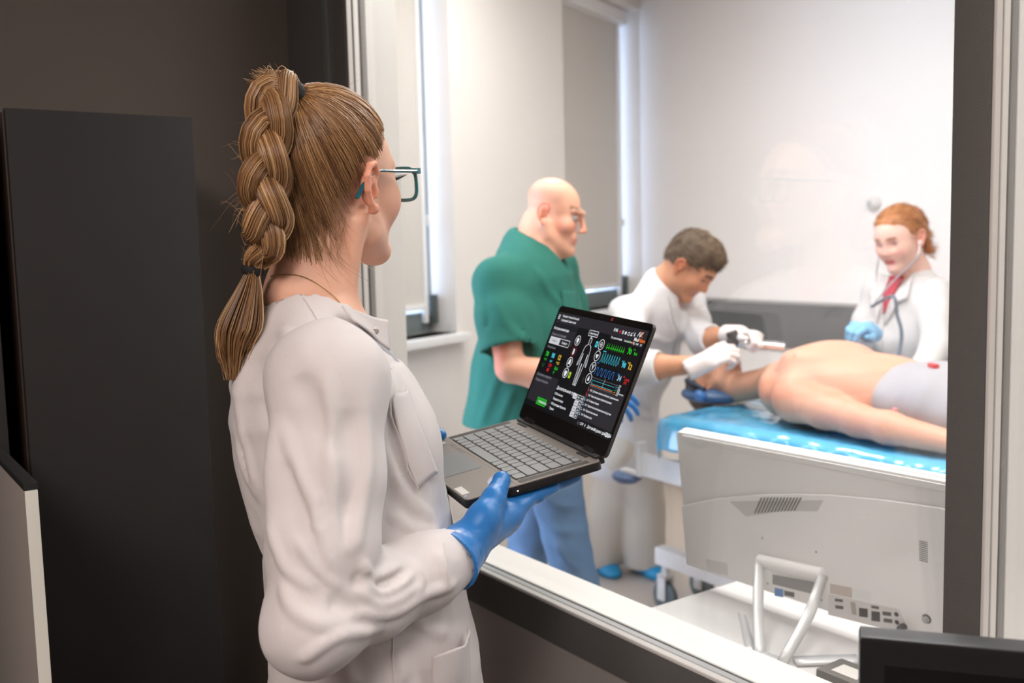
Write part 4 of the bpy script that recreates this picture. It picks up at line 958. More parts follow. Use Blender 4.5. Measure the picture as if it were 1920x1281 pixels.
def face_cols(V, o, A, s, base, brow=None, lips=None, flush=0.0, cap=None):
    L = (V - o) @ (A) / s
    C = np.tile(np.array(base, np.float32), (len(V), 1))
    def blend(w, col): C[:] = C * (1 - w[:, None]) + np.array(col, np.float32) * w[:, None]
    x, y, z = np.abs(L[:, 0]), L[:, 1], L[:, 2]
    if cap is not None: cap(x, y, z, blend)
    if flush:
        blend(np.exp(-((x - 0.042) ** 2 + (z + 0.03) ** 2) / 0.0006) * (y > 0.02) * flush, np.array(base) * (1.0, 0.72, 0.68))
        blend(np.exp(-(np.maximum(x - 0.074, 0) * 0 + (np.clip(0.080 - x, 0, 1)) ** 2 / 0.00006)) * (np.abs(y + 0.012) < 0.03) * flush * 1.2 * (x > 0.072), np.array(base) * (1.05, 0.66, 0.58))
        blend(np.exp(-((x) ** 2 + (z + 0.03) ** 2) / 0.00035) * (y > 0.09) * flush, np.array(base) * (1.0, 0.75, 0.7))
    if lips is not None: blend(np.clip(1.6 * np.exp(-((x / 0.021) ** 4 + ((z + 0.0655) / 0.0095) ** 4)), 0, 1) * (y > 0.07), lips)
    if brow is not None:
        zc = 0.0245 + 0.004 * np.cos((x - 0.03) / 0.018)
        blend(np.clip(1.3 * np.exp(-(((x - 0.031) / 0.0185) ** 6 + ((z - zc) / 0.0052) ** 4)), 0, 1) * (y > 0.05), brow)
    return C
def eyes(parent, o, A, s, iris=(0.12, 0.2, 0.25), r=0.0118, lash=(0.05, 0.035, 0.03), look=-0.25, white=0.8):
    for q in (-1, 1):
        bm = bmesh.new(); bmesh.ops.create_uvsphere(bm, u_segments=20, v_segments=14, radius=r * s)
        c = o + A @ (np.array([q * 0.0315, 0.0685, -0.001]) * s); M = Matrix.Translation(c); bm.transform(M)
        me = to_mesh(bm, sm=3.0)
        f = A @ unit((0, 1, look))
        def fn(V):
            d = (V - c) / (r * s); w = d @ f; C = np.tile(np.float32((white, white * 0.97, white * 0.95)), (len(V), 1)); C[w > 0.86] = iris; C[w > 0.965] = (0.01, 0.01, 0.01); return C
        vertcol(me, fn); wpart('eye', me, mat('eye_wet', (0.8, 0.8, 0.8), 0.15, attr='Col'), parent)
        V = []
        a = np.linspace(-1, 1, 11)
        P = np.array([o + A @ (np.array([q * 0.0315 + 0.0135 * t, 0.0690 + 0.0118 - 0.006 * t * t, 0.0055 - 0.006 * t * t]) * s) for t in a])
        wpart('upper_eyelid', tubes(P[None], np.full((1, 11), 0.0024 * s), 6), mat('lash_dark_%0.2f' % lash[0], lash, 0.6), parent)
def add_hand(F, w, A, side, curl=0.35, thumb=None, s=1.0, spread=0.06, k=0.006, r=1.0, curls=None):
    """hand at wrist w; A columns: toward thumb side (x), toward fingertips (y), back of hand (z). side kept for clarity (+1)"""
    F.frame(w, A * s)
    F.ecap((0, -0.02, 0), (0.002, 0.03, 0.0), (0.027 * r, 0.019 * r), (0.036 * r, 0.017 * r), (1, 0, 0), k * 2)
    F.ecap((0.002, 0.03, 0.0), (0.0, 0.082, 0.001), (0.036 * r, 0.017 * r), (0.039 * r, 0.0125 * r), (1, 0, 0), k * 2)
    base = [(0.029, 0.088), (0.0095, 0.094), (-0.0105, 0.090), (-0.029, 0.080)]
    L = [(0.040, 0.024, 0.020), (0.044, 0.028, 0.021), (0.041, 0.026, 0.020), (0.032, 0.020, 0.018)]
    for i in range(4):
        c = curls[i] if curls else curl * (1 + 0.08 * i)
        p = np.array([base[i][0], base[i][1] - 0.004, 0.0]); a = 0.0; pts = [p]; sx = (1.5 - i) * spread
        for j, l in enumerate(L[i]):
            a += c * (0.9, 1.15, 0.8)[j]
            p = p + l * np.array([math.sin(sx) * math.cos(a), math.cos(sx) * math.cos(a), -math.sin(a)]); pts.append(p)
        rr = [0.0098, 0.0088, 0.0082, 0.0070]
        if i == 3: rr = [q * 0.88 for q in rr]
        F.chain(pts, [q * r for q in rr], k * 0.55)
    th = thumb if thumb is not None else [(0.022, 0.012, -0.006), (0.045, 0.040, -0.016), (0.056, 0.068, -0.022), (0.058, 0.093, -0.024)]
    F.chain(th, [q * r for q in (0.0155, 0.0125, 0.0105, 0.0085)], k)
    F.frame()
def hand_axes(fwd, back):
    y = unit(fwd); z = unit(np.asarray(back) - y * (np.asarray(back) @ y)); x = np.cross(y, z); return x, y, z
def hand_frame(fwd, back, thumb_dir):
    """columns: thumb side, fingertips, back of hand; thumb side chosen by thumb_dir (mirrors when needed)"""
    x, y, z = hand_axes(fwd, back)
    if x @ np.asarray(thumb_dir) < 0: x = -x
    return np.stack([x, y, z], 1)
def cloth_noise(amp, f, seed, stretch=(1, 1, 1)):
    return lambda X, Y, Z: amp * vnoise((X * stretch[0], Y * stretch[1], Z * stretch[2]), f, seed)
def px_hits(F, pxs, off=0.0, n=None, z=(0.6, 6.0)):
    P = [F.hit(px, py, *z) for px, py in pxs]; P = np.array([p for p in P if p is not None])
    if len(P) < 2: return None
    if n: P = spline(P, n)
    return F.snap(P, off)
def seam(F, pxs, name, m, parent, r=0.0012, n=40, off=0.0003, z=(0.6, 6.0)):
    P = px_hits(F, pxs, off, n, z)
    if P is None: return None
    return wpart(name, tubes(P[None], np.full((1, len(P)), r), 5), m, parent)
def patch(F, corners, name, m, parent, off=0.003, nu=16, nv=20, thick=0.0025, lift=None, z=(0.6, 6.0)):
    """cloth patch laid on the surface: corners = four photo pixels (clockwise)"""
    a, b, c, d = [np.array(q, float) for q in corners]; pts = []
    for i in range(nv):
        for j in range(nu):
            u, v = j / (nu - 1), i / (nv - 1); p = (a * (1 - u) + b * u) * (1 - v) + (d * (1 - u) + c * u) * v; h = F.hit(p[0], p[1], *z)
            pts.append(h if h is not None else np.array([np.nan] * 3))
    P = np.array(pts); bad = np.isnan(P[:, 0])
    if bad.all(): return None
    if bad.any():
        good = P[~bad]; gi = np.argwhere(~bad)[:, 0]
        for q in np.argwhere(bad)[:, 0]: P[q] = P[gi[np.argmin(np.abs(gi // nu - q // nu) * 3 + np.abs(gi % nu - q % nu))]]
    P = F.snap(P, off)
    for _ in range(6):
        g_ = P.reshape(nv, nu, 3); h_ = g_.copy(); h_[1:-1, 1:-1] = (g_[:-2, 1:-1] + g_[2:, 1:-1] + g_[1:-1, :-2] + g_[1:-1, 2:]) / 4; h_[0, 1:-1] = (g_[0, :-2] + g_[0, 2:]) / 2; h_[-1, 1:-1] = (g_[-1, :-2] + g_[-1, 2:]) / 2; h_[1:-1, 0] = (g_[:-2, 0] + g_[2:, 0]) / 2; h_[1:-1, -1] = (g_[:-2, -1] + g_[2:, -1]) / 2; P = h_.reshape(-1, 3)
    if lift is not None:
        N = F.normals(P); v = np.repeat(np.linspace(0, 1, nv), nu); u = np.tile(np.linspace(0, 1, nu), nv); P = P + N * lift(u, v)[:, None]
    i, j = np.meshgrid(np.arange(nv - 1), np.arange(nu - 1), indexing='ij'); q = i * nu + j
    o = wpart(name, raw_mesh(P, np.stack([q, q + 1, q + nu + 1, q + nu], -1).reshape(-1, 4)), m, parent)
    md = o.modifiers.new('thick', 'SOLIDIFY'); md.thickness = thick; md.offset = 0
    return o
def hair_tufts(F, parent, name, m, n, L, flow, cols, seed=3, r=0.0011, keep=None, lift=0.5):
    """short strands growing from a hair surface along flow (world direction field fn(P) -> (n,3))"""
    g = np.random.default_rng(seed); P = F.V[g.integers(0, len(F.V), n)]
    if keep is not None: P = P[keep(P)]
    n = len(P); N = F.normals(P); T = flow(P) + g.normal(size=(n, 3)) * 0.25; T -= N * np.sum(T * N, 1, keepdims=True); T /= np.linalg.norm(T, axis=1, keepdims=True) + 1e-9
    l = L * g.uniform(0.6, 1.3, (n, 1)); q = np.linspace(0, 1, 6)
    paths = np.stack([P - N * 0.001 + T * l * t + N * l * lift * (t - 0.75 * t * t) for t in q], 1)
    k = g.uniform(0, 1, (n, 1)); C = np.array(cols[0]) * (1 - k) + np.array(cols[1]) * k
    return tag(wpart(name, tubes(paths, np.tile(np.linspace(r, r * 0.4, 6), (n, 1)), 3, C), m, parent), kind='stuff')
def sleeve_stub(F, c, a, b, frac, rc, ra, re, k=0.03, hem=0.13):
    """sleeve from the collar side c over shoulder a toward b, cut square at frac of a-b; union the torso afterwards"""
    d = unit(b - a); e = a + (b - a) * frac
    F.chain([a, (a + e) / 2, e + d * 0.03], [ra, (ra + re) / 2, re], k)
    u = unit(np.cross(d, (0.3, 0.5, 0.8))); v = np.cross(d, u); F.bx(e + d * hem, (hem, hem, hem), np.stack([u, v, d], 1), 0.0, 0.0, 's')
    F.cap(e - d * 0.005, e + d * 0.1, re * 0.84, None, 0.003, 's')
    F.cap(c, a, rc, ra, k); return e, d
def shoe(parent, P, hd, m, s=1.0, name='shoe'):
    F = Field(np.array(P) - (0.2, 0.2, 0.01), np.array(P) + (0.2, 0.2, 0.13), 0.006); A = heading(hd); F.frame(P, A * s)
    F.loft([((0, -0.085, 0.045), (0.036, 0.043)), ((0, 0.0, 0.042), (0.038, 0.042)), ((0, 0.10, 0.032), (0.044, 0.030)), ((0, 0.155, 0.026), (0.036, 0.022))], (1, 0, 0), 0.03)
    F.cap((0, -0.06, 0.05), (0, -0.07, 0.11), 0.038, 0.04, 0.02); F.frame(); F.cut((0, 0, P[2] + 0.002), (0, 0, -1))
    return wpart(name, F.mesh(), m, parent)
# ------------------------------------------------------------------ person in front: white coat, braid, glasses, holding the laptop
m_coat = mat('white_coat_cotton', srgb(208, 201, 199), 0.8, spec=0.2, sheen=0.1, noise=0.02, nscale=50, bump=0.3, bscale=60)
m_stitch = mat('coat_stitch', srgb(205, 198, 195), 0.8)
NB = at_z(585, 558, 1.34); HB = math.radians(24)
AB = heading(HB); OB = np.array([NB[0], NB[1], 0.0])
w1 = thing('person', 'person in white coat, teal glasses and long blond braid, holding the laptop', 'person', (OB[0], OB[1], 0))
bp = lambda x, y, z: OB + AB @ np.array([x, y, z])
# ---- skin: head, neck and upper chest
HH = math.radians(-21); HA = heading(HH, math.radians(5), math.radians(1)); HS_ = 1.0
HO = at_z(622, 346, 1.352)
F = Field(HO + (-0.2, -0.2, -0.36), HO + (0.2, 0.2, 0.16), 0.0022)
add_head(F, HO, HA, HS_, fem=True, ears=False, mouth=0.6)
add_ear(F, 1, HO, HA * HS_, 0.98); add_ear(F, -1, HO, HA * HS_, 0.98); F.frame()
hp = lambda x, y, z: HO + HA @ (np.array([x, y, z]) * HS_)
nb = bp(0, -0.004, 1.40)
F.ecap(hp(0, -0.036, -0.05), nb + (0, 0, 0.03), (0.047, 0.049), (0.049, 0.051), AB[:, 0], 0.02)
F.ecap(nb + (0, 0, 0.03), bp(0, 0.01, 1.37), (0.055, 0.058), (0.11, 0.075), AB[:, 0], 0.03)
F.cap(hp(0.062, -0.022, -0.05), bp(0.018, 0.044, 1.405), 0.0115, 0.008, 0.016)          # neck muscle standing out
F.cap(hp(-0.062, -0.022, -0.05), bp(-0.018, 0.044, 1.405), 0.0115, 0.008, 0.016)
me = F.mesh()
base = np.array(srgb(226, 176, 150))
vertcol(me, lambda V: face_cols(V, HO, HA, HS_, base, brow=srgb(150, 108, 80), lips=srgb(196, 120, 112), flush=0.5))
body = wpart('body', me, m_skin, w1); FH = F
eyes(body, HO, HA, HS_, lash=(0.06, 0.04, 0.03), look=0.0)
for (px, py) in ((649, 465), (634, 538)):
    p = F.hit(px, py)
    if p is not None: wpart('mole', lathe([(0, 0), (0.0014, 0.0003), (0.001, 0.0011), (0, 0.0013)], 8, M=Matrix.Translation(p) @ Vector(F.normals(p[None])[0]).to_track_quat('Z', 'Y').to_matrix().to_4x4()), mat('mole_brown', srgb(120, 62, 48), 0.6), body)
lashes = np.array([[hp(0.0315 + 0.013 * t, 0.085 - 0.006 * t * t, 0.003 - 0.004 * t * t), hp(0.034 + 0.017 * t, 0.092 - 0.005 * t * t, 0.003), hp(0.036 + 0.021 * t, 0.0975 - 0.005 * t * t, 0.007)] for t in np.linspace(-0.6, 1, 14)])
wpart('eyelashes', tubes(lashes, np.tile([0.0005, 0.0004, 0.0002], (14, 1)), 3), mat('lash_black', (0.015, 0.012, 0.01), 0.6), body)
# ---- hair: strands swept from the hairline to a high tie, then a braid
HC = hp(0, -0.008, 0.032)                                             # centre the strands wrap around
knot = at_z(554, 181, 1.276)
FS = Field(HO + (-0.17, -0.17, -0.14), HO + (0.17, 0.17, 0.17), 0.004)   # scalp for wrapping
add_head(FS, HO, HA, HS_, fem=True, ears=False)
FS.frame(HO, HA * HS_); FS.ell((0, -0.012, 0.036), (0.0755, 0.092, 0.081), 0.02); FS.ell((0, -0.042, -0.02), (0.054, 0.046, 0.055), 0.03); FS.frame(); FS.cap(hp(0, -0.036, -0.05), nb + (0, 0, 0.03), 0.047, 0.049, 0.03)
def dir_loc(az, el):  # az: 0 = forward, + to the right; el up
    return np.array([math.sin(az) * math.cos(el), math.cos(az) * math.cos(el), math.sin(el)])
def hairline(az):     # elevation of the hairline around the head (degrees), az in degrees 0..180 (symmetrical)
    return np.interp(abs(az), [0, 25, 48, 62, 74, 84, 92, 100, 112, 128, 145, 180], [37, 36, 30, 20, 4, -2, 2, -8, -31, -48, -57, -60])
NS = 7500; NP = 15
az = RNG.uniform(-180, 180, NS); t0 = RNG.uniform(0, 1, NS) ** 1.5; el = np.array([hairline(a) for a in az]) + RNG.normal(size=NS) * np.where(np.abs(az) > 95, 6.5, 1.8) + t0 * (85 - np.array([hairline(a) for a in az])) * 0.92
D0 = np.stack([dir_loc(math.radians(a), math.radians(e)) for a, e in zip(az, el)]) @ HA.T
D1 = unit(knot - HC)
tt = np.linspace(0, 1, NP)
ang = np.arccos(np.clip(D0 @ D1, -1, 1))
paths = np.zeros((NS, NP, 3))
lump = RNG.normal(size=(NS, 3)) * 0.0
for i, t in enumerate(tt):
    sa = np.sin(ang) + 1e-6; Dd = (np.sin((1 - t) * ang) / sa)[:, None] * D0 + (np.sin(t * ang) / sa)[:, None] * D1
    Dd /= np.linalg.norm(Dd, axis=1, keepdims=True)
    paths[:, i] = HC + Dd * 0.1
flat_ = paths.reshape(-1, 3)
rad = np.full(len(flat_), 0.15); dirs = (flat_ - HC) / np.linalg.norm(flat_ - HC, axis=1, keepdims=True)
lo_, hi_ = np.full(len(flat_), 0.04), np.full(len(flat_), 0.16)
for _ in range(14):
    mid = (lo_ + hi_) / 2; ins = FS.sample(HC + dirs * mid[:, None]) < 0; lo_ = np.where(ins, mid, lo_); hi_ = np.where(ins, hi_, mid)
rad = (lo_ + hi_) / 2
clump = np.repeat((az * 0.30 + el * 0.05), NP)
tl = np.tile(tt, NS)
layer = np.repeat(RNG.uniform(0, 1, NS), NP)
lift = 0.0018 + 0.0060 * np.sin(np.pi * np.clip(0.15 + tl * 0.75, 0, 1)) ** 0.8 * (0.35 + 0.65 * layer) + 0.0022 * np.sin(clump * 1.7 + 3 * np.sin(clump * 0.37)) * np.sin(np.pi * np.clip(tl * 1.1, 0, 1)) + 0.006 * tl
paths = (HC + dirs * (rad + lift)[:, None]).reshape(NS, NP, 3)
# bundle toward the tie
pull = np.clip((tt - 0.80) / 0.20, 0, 1)[None, :, None] ** 1.6
paths = paths * (1 - pull) + (knot + (paths - paths.mean(axis=(0, 1))) * 0.0 + RNG.normal(size=(NS, 1, 3)) * 0.0052) * pull
paths += RNG.normal(size=(NS, NP, 3)) * 0.00035
def hair_cols(n, dark=0.0, k=None):
    k = (RNG.uniform(0, 1, n) if k is None else np.clip(k + RNG.normal(size=n) * 0.16, 0, 1))[:, None]; a, b, c = np.array(srgb(108, 74, 46)), np.array(srgb(168, 124, 80)), np.array(srgb(214, 178, 130))
    C = np.where(k < 0.65, a + (b - a) * k / 0.65, b + (c - b) * (k - 0.65) / 0.35); return C * (1 - dark)
m_hair = mat('blond_hair', srgb(160, 118, 76), 0.38, spec=0.6, attr='Col')
rr_ = np.tile(np.interp(tt, [0, 0.1, 1], [0.0003, 0.0006, 0.00065]), (NS, 1)) * RNG.uniform(0.7, 1.25, (NS, 1))
hair = tag(wpart('hair', tubes(paths, rr_, 3, hair_cols(NS, k=0.42 + 0.30 * np.sin(az * 0.55 + 2.5 * np.sin(az * 0.13 + el * 0.05)) * np.sin(az * 0.21 + 1))), m_hair, w1), kind='stuff')
# closed under-layer so no scalp shows between strands
FU = Field(HO + (-0.16, -0.17, -0.13), HO + (0.16, 0.16, 0.16), 0.003); FU.d = None
xg = [HO[i] + np.arange([-0.16, -0.17, -0.13][i], [0.16, 0.16, 0.16][i], 0.003) for i in range(3)]
FU.lo = np.array([g[0] for g in xg]); FU.ax = [g.astype(np.float32) for g in xg]
G = np.stack(np.meshgrid(*xg, indexing='ij'), -1).reshape(-1, 3)
dd = FS.sample(G); Lc = (G - HC) @ HA; rr2 = np.linalg.norm(Lc, axis=1) + 1e-6
elg = np.degrees(np.arcsin(np.clip(Lc[:, 2] / rr2, -1, 1))); azg = np.degrees(np.arctan2(Lc[:, 0], Lc[:, 1]))
hl = np.interp(np.abs(azg), [0, 25, 48, 62, 74, 84, 92, 100, 112, 128, 145, 180], [37, 36, 30, 20, 4, -2, 2, -6, -22, -36, -44, -48]) + 3
FU.d = np.maximum(dd - 0.0022, (hl - elg) * 0.0016).reshape([len(g) for g in xg]).astype(np.float32)
mu = FU.mesh(); vertcol(mu, lambda V: np.tile(np.float32(srgb(112, 78, 50)), (len(V), 1)))
wpart('hair_base', mu, m_hair, w1)
# fine loose hairs around nape and crown
fl = []
for _ in range(190):
    px, py = (RNG.uniform(560, 650), RNG.uniform(400, 470)) if RNG.uniform() < 0.6 else (RNG.uniform(500, 730), RNG.uniform(145, 240))
    p = FS.hit(px, py)
    if p is None: continue
    n = FS.normals(p[None])[0]; dn = np.array([0, 0, -1.0]) if py > 300 else -CF * 0 + np.array([0, 0, 0.5])
    side = CR * RNG.normal() * 0.5; L = RNG.uniform(0.02, 0.055) if py > 300 else RNG.uniform(0.012, 0.035)
    fl.append(np.array([p + n * 0.006 * q + (dn * q + side * q * q) * L for q in np.linspace(0, 1, 8)]))
for _ in range(60):
    px, py = RNG.uniform(455, 500), RNG.uniform(230, 480); p = at_z(px, py, 1.225); sd = -CR * RNG.uniform(0.3, 1) + CU * RNG.normal() * 0.8
    L = RNG.uniform(0.012, 0.045); fl.append(np.array([p + sd * L * q + CU * 0.3 * L * math.sin(3 * q + px) for q in np.linspace(0, 1, 8)]))
wpart('loose_hairs', tubes(np.array(fl), np.tile(np.linspace(0.00028, 0.00012, 8), (len(fl), 1)), 3, hair_cols(len(fl)) * 1.3), m_hair, hair)
# braid: three interlaced locks falling behind the shoulders
ZB = 1.262
axis_px = [(548, 178, 1.272), (524, 164, 1.250), (506, 206, 1.226), (499, 275, 1.216), (497, 335, 1.216), (500, 395, 1.224), (503, 440, 1.238), (488, 478, 1.254), (474, 506, ZB)]
AXP = spline([at_z(*q) for q in axis_px], 90)
AXT = np.gradient(AXP, axis=0); AXT /= np.linalg.norm(AXT, axis=1, keepdims=True)
LAT = np.array([unit(CR - t * (CR @ t)) for t in AXT]); DEP = np.cross(AXT, LAT)
arcl = np.concatenate([[0], np.cumsum(np.linalg.norm(np.diff(AXP, axis=0), axis=1))]); u_ = arcl / arcl[-1]
wid = np.interp(u_, [0, 0.07, 0.2, 0.6, 0.8, 0.93, 1.0], [0.004, 0.012, 0.0155, 0.0165, 0.0165, 0.010, 0.0055])
lockr = np.interp(u_, [0, 0.07, 0.2, 0.6, 0.8, 0.93, 1.0], [0.007, 0.013, 0.0155, 0.016, 0.0150, 0.0095, 0.0055])
ph = arcl / 0.0255
bp_, br_, bc_ = [], [], []
core_ = []
for j in range(3):
    th = ph * 1.0 + 2 * math.pi * j / 3
    ctr = AXP + LAT * (wid * np.sin(th))[:, None] + DEP * (wid * 0.75 * np.sin(2 * th))[:, None]
    core_.append((ctr, lockr * 0.86))
    T = np.gradient(ctr, axis=0); T /= np.linalg.norm(T, axis=1, keepdims=True)
    a_ = np.array([unit(np.cross(t, CF)) for t in T]); b_2 = np.cross(T, a_)
    for _ in range(440):
        q = RNG.uniform(0, 2 * math.pi); rr = math.sqrt(RNG.uniform(0.55, 1.0)) * 1.02; tw = q + arcl * 6
        P = ctr + (a_ * np.cos(tw)[:, None] + b_2 * np.sin(tw)[:, None]) * (lockr * rr)[:, None] + RNG.normal(size=3) * 0.0004
        bp_.append(P[::2]); br_.append(np.full(45, RNG.uniform(0.0005, 0.00085)))
braid = wpart('braid', tubes(np.array(bp_), np.array(br_), 3, hair_cols(len(bp_))), m_hair, w1); tag(braid, kind='stuff')
mc = tubes(np.array([c for c, _ in core_]), np.array([r for _, r in core_]), 12, np.tile(srgb(104, 72, 46), (3, 1))); wpart('braid_core', mc, m_hair, braid)
# tuft at the knot and the loose tail below the second tie
tf = []
for _ in range(420):
    e = at_z(RNG.normal(500, 14), RNG.normal(146, 9), 1.255 + RNG.normal() * 0.008); tf.append(spline([knot + RNG.normal(size=3) * 0.005, at_z(530, 158, 1.262) + RNG.normal(size=3) * 0.007, e], 10))
wpart('hair_tuft', tubes(np.array(tf), np.tile(np.linspace(0.0008, 0.0003, 10), (len(tf), 1)), 3, hair_cols(len(tf))), m_hair, hair)
tl_ = []
for _ in range(1700):
    a = RNG.normal(); b = RNG.normal(); c = RNG.uniform(0, 1)
    P = [at_z(473 + a * 3.5, 508, ZB + b * 0.004), at_z(466 + a * 8, 545, ZB + b * 0.008), at_z(449 + a * 14, 610, ZB - 0.005 + b * 0.011), at_z(440 + a * 11, 660 + 8 * b, ZB - 0.006 + b * 0.01), at_z(436 + a * 6, 668 + c * 46, ZB - 0.004 + b * 0.005)]
    tl_.append(spline(P, 14))
tail = wpart('hair_tail', tubes(np.array(tl_), np.tile(np.interp(np.linspace(0, 1, 14), [0, 0.8, 1], [0.00075, 0.0007, 0.00025]), (1700, 1)), 3, hair_cols(1700, 0.12)), m_hair, braid)
m_tie = mat('hair_tie_black', srgb(20, 18, 18), 0.8)
def tie(c, axis_, R, r, nm):
    q = Vector(axis_).to_track_quat('Z', 'Y').to_matrix().to_4x4(); pr = [(R + r * math.cos(t), r * 1.6 * math.sin(t)) for t in np.linspace(-math.pi, math.pi, 13)[:-1]]
    bm = bmesh.new(); rg = [[bm.verts.new(((a * (1 + 0.03 * math.sin(i * 2.7))) * math.cos(2 * math.pi * i / 28), a * math.sin(2 * math.pi * i / 28), z)) for i in range(28)] for a, z in pr]
    for k in range(12):
        for i in range(28): bm.faces.new((rg[k][i], rg[k][(i + 1) % 28], rg[(k + 1) % 12][(i + 1) % 28], rg[(k + 1) % 12][i]))
    bmesh.ops.recalc_face_normals(bm, faces=bm.faces); bm.transform(Matrix.Translation(c) @ q); return wpart(nm, to_mesh(bm, sm=3), m_tie, w1)
tie(at_z(547, 178, 1.268), at_z(570, 186, 1.28) - at_z(530, 168, 1.255), 0.0130, 0.0065, 'hair_tie'); tie(at_z(474, 508, ZB), at_z(474, 508, ZB) - at_z(480, 485, ZB), 0.0105, 0.0042, 'hair_tie')
# ---- glasses
m_teal = mat('teal_acetate', srgb(26, 118, 124), 0.18, spec=0.7, trans=0.15, coat=0.6)
gl = tag(thing('glasses', 'teal framed glasses worn by the person with the braid', 'glasses', tuple(hp(0, 0.11, -0.005))))
def gpart(nm, me, m): return wpart(nm, me, m, gl)
for q in (-1, 1):
    cx = q * 0.034; R = [(cx + q * 0.003 + 0.0265 * math.copysign(abs(math.cos(t)) ** 0.55, math.cos(t)), 0.109 - abs(cx + 0.0265 * math.cos(t)) * 0.10, -0.006 + 0.0215 * math.copysign(abs(math.sin(t)) ** 0.6, math.sin(t)) * (1 if math.sin(t) > 0 else 1.08)) for t in np.linspace(0, 2 * math.pi, 41)]
    P = np.array([hp(*r) for r in R]); gpart('rim', tubes(P[None], np.full((1, 41), 0.0026), 8, cap=False), m_teal)
    c0_ = P[:-1].mean(0); V = np.vstack([c0_, P[:-1]]); Q = np.array([[0, i + 1, (i + 1) % 40 + 1] for i in range(40)]); gpart('lens', raw_mesh(V, Q), MATS.get('lens_glass') or glass_mat('lens_glass', (0.96, 0.98, 0.98)))
    tp_ = [hp(q * 0.0665, 0.101, 0.011), hp(q * 0.0725, 0.088, 0.011), hp(q * 0.0765, 0.045, 0.013), hp(q * 0.0785, 0.004, 0.014), hp(q * 0.0815, -0.022, 0.002), hp(q * 0.080, -0.040, -0.018)]
    gpart('temple', tube(tp_, [0.0040, 0.0042, 0.0040, 0.0036, 0.0036, 0.0042], 26, 8, flat=0.55), mat('teal_dark', srgb(30, 92, 104), 0.25, spec=0.6, coat=0.4))
    gpart('hinge_block', box((-0.004, -0.0055, -0.0042), (0.004, 0.0055, 0.0042), 0.0012, M=Matrix.Translation(hp(q * 0.067, 0.1005, 0.011)) @ Matrix(HA.tolist()).to_4x4()), m_teal)
gpart('bridge', tube([hp(-0.0095, 0.107, 0.004), hp(0, 0.1095, 0.006), hp(0.0095, 0.107, 0.004)], 0.0022, 10, 8), m_teal)
gl['label'] = 'teal framed glasses worn by the person with the braid'; gl['category'] = 'glasses'
# ---- coat body
F = Field((OB[0] - 0.36, OB[1] - 0.36, 0.52), (OB[0] + 0.36, OB[1] + 0.42, 1.50), 0.005)
F.frame(OB, AB)
S_ = [(1.442, .058, .058, -.010), (1.412, .090, .078, -.008), (1.370, .138, .096, -.006), (1.33, .170, .114, -.002), (1.295, .182, .128, .006), (1.245, .186, .138, .020), (1.17, .184, .136, .034), (1.12, .184, .133, .048), (1.0, .190, .140, .060), (0.92, .198, .148, .066), (0.75, .212, .165, .064), (0.53, .225, .180, .060)]
F.loft2([((0, fw, z), (hw, hd)) for z, hw, hd, fw in S_], (1, 0, 0), 0.02)
for q in (-1, 1): F.cap((q * 0.05, -0.012, 1.392), (q * 0.145, 0.0, 1.352), 0.048, 0.050, 0.03)
F.ell((0.075, 0.095, 1.225), (0.055, 0.055, 0.065), 0.05); F.ell((-0.075, 0.095, 1.225), (0.055, 0.055, 0.065), 0.05)
F.frame()
F.cap(nb + (0, 0, 0.002), hp(0, -0.03, -0.10), 0.064, 0.062, 0.006, 's'); F.cap(bp(0, 0.075, 1.425), bp(0, 0.16, 1.47), 0.05, 0.06, 0.006, 's'); F.cap(bp(0, 0.10, 1.395), bp(0, 0.17, 1.36), 0.022, 0.03, 0.01, 's')
F.disp(lambda X, Y, Z: 0.003 * vnoise((X, Y, Z * 0.45), 26, 11) + 0.005 * np.abs(vnoise((X, Y, Z * 0.4), 24, 12)) + 0.002 * np.abs(vnoise((X, Y, Z * 0.5), 60, 13)))
for pts, r, h, sh in (([(730, 700), (742, 800), (800, 940)], .014, .007, 1), ([(712, 830), (750, 920), (815, 985)], .014, .008, 1), ([(720, 960), (770, 990), (825, 1000)], .012, .006, 1), ([(450, 720), (470, 850), (492, 930)], .014, .008, 1), ([(520, 620), (560, 640), (600, 655)], .014, .006, 1), ([(470, 640), (452, 720), (450, 800)], .02, .005, 0), ([(650, 1230), (660, 1260), (668, 1281)], .014, .008, 1), ([(745, 1215), (752, 1250), (755, 1281)], .012, .006, 1), ([(632, 600), (690, 660), (722, 740)], .010, .006, 1), ([(445, 820), (462, 880), (490, 940)], .012, .007, 1), ([(760, 1150), (800, 1180), (840, 1190)], .012, .006, 1)):
    P = px_hits(F, pts, 0.0, 10)
    if P is not None: F.ridge(P, r * 0.9, h * 1.5, bool(sh))
FC = F; coat = wpart('coat', F.mesh(sm=1), m_coat, w1)
# ---- right sleeve
SH = at_z(616, 716, 1.180); EL = at_z(590, 1166, 1.115); WR = at_z(846, 1046, 1.275)
F = Field(np.minimum(np.minimum(SH, EL), WR) - 0.14, np.maximum(np.maximum(SH, EL), WR) + 0.14, 0.0033)
mid = SH * 0.5 + EL * 0.5 + CR * 0.0
F.cap(bp(0.125, 0.01, 1.345), SH, 0.060, 0.072, 0.02)
F.chain([SH, SH * 0.6 + EL * 0.4 + CR * 0.004, SH * 0.3 + EL * 0.7 + CR * 0.004, EL], [0.069, 0.063, 0.059, 0.053], 0.03)
F.chain([EL, EL * 0.62 + WR * 0.38, EL * 0.25 + WR * 0.75, WR], [0.053, 0.050, 0.046, 0.043], 0.025)
F.cap(EL, EL - CR * 0.006 - CU * 0.008, 0.046, None, 0.03)
F.disp(lambda X, Y, Z: 0.0025 * vnoise((X, Y, Z * 0.5), 32, 21) + 0.0045 * np.abs(vnoise((X, Y, Z * 0.55), 30, 22)) + 0.0018 * np.abs(vnoise((X, Y, Z * 0.6), 75, 24)))
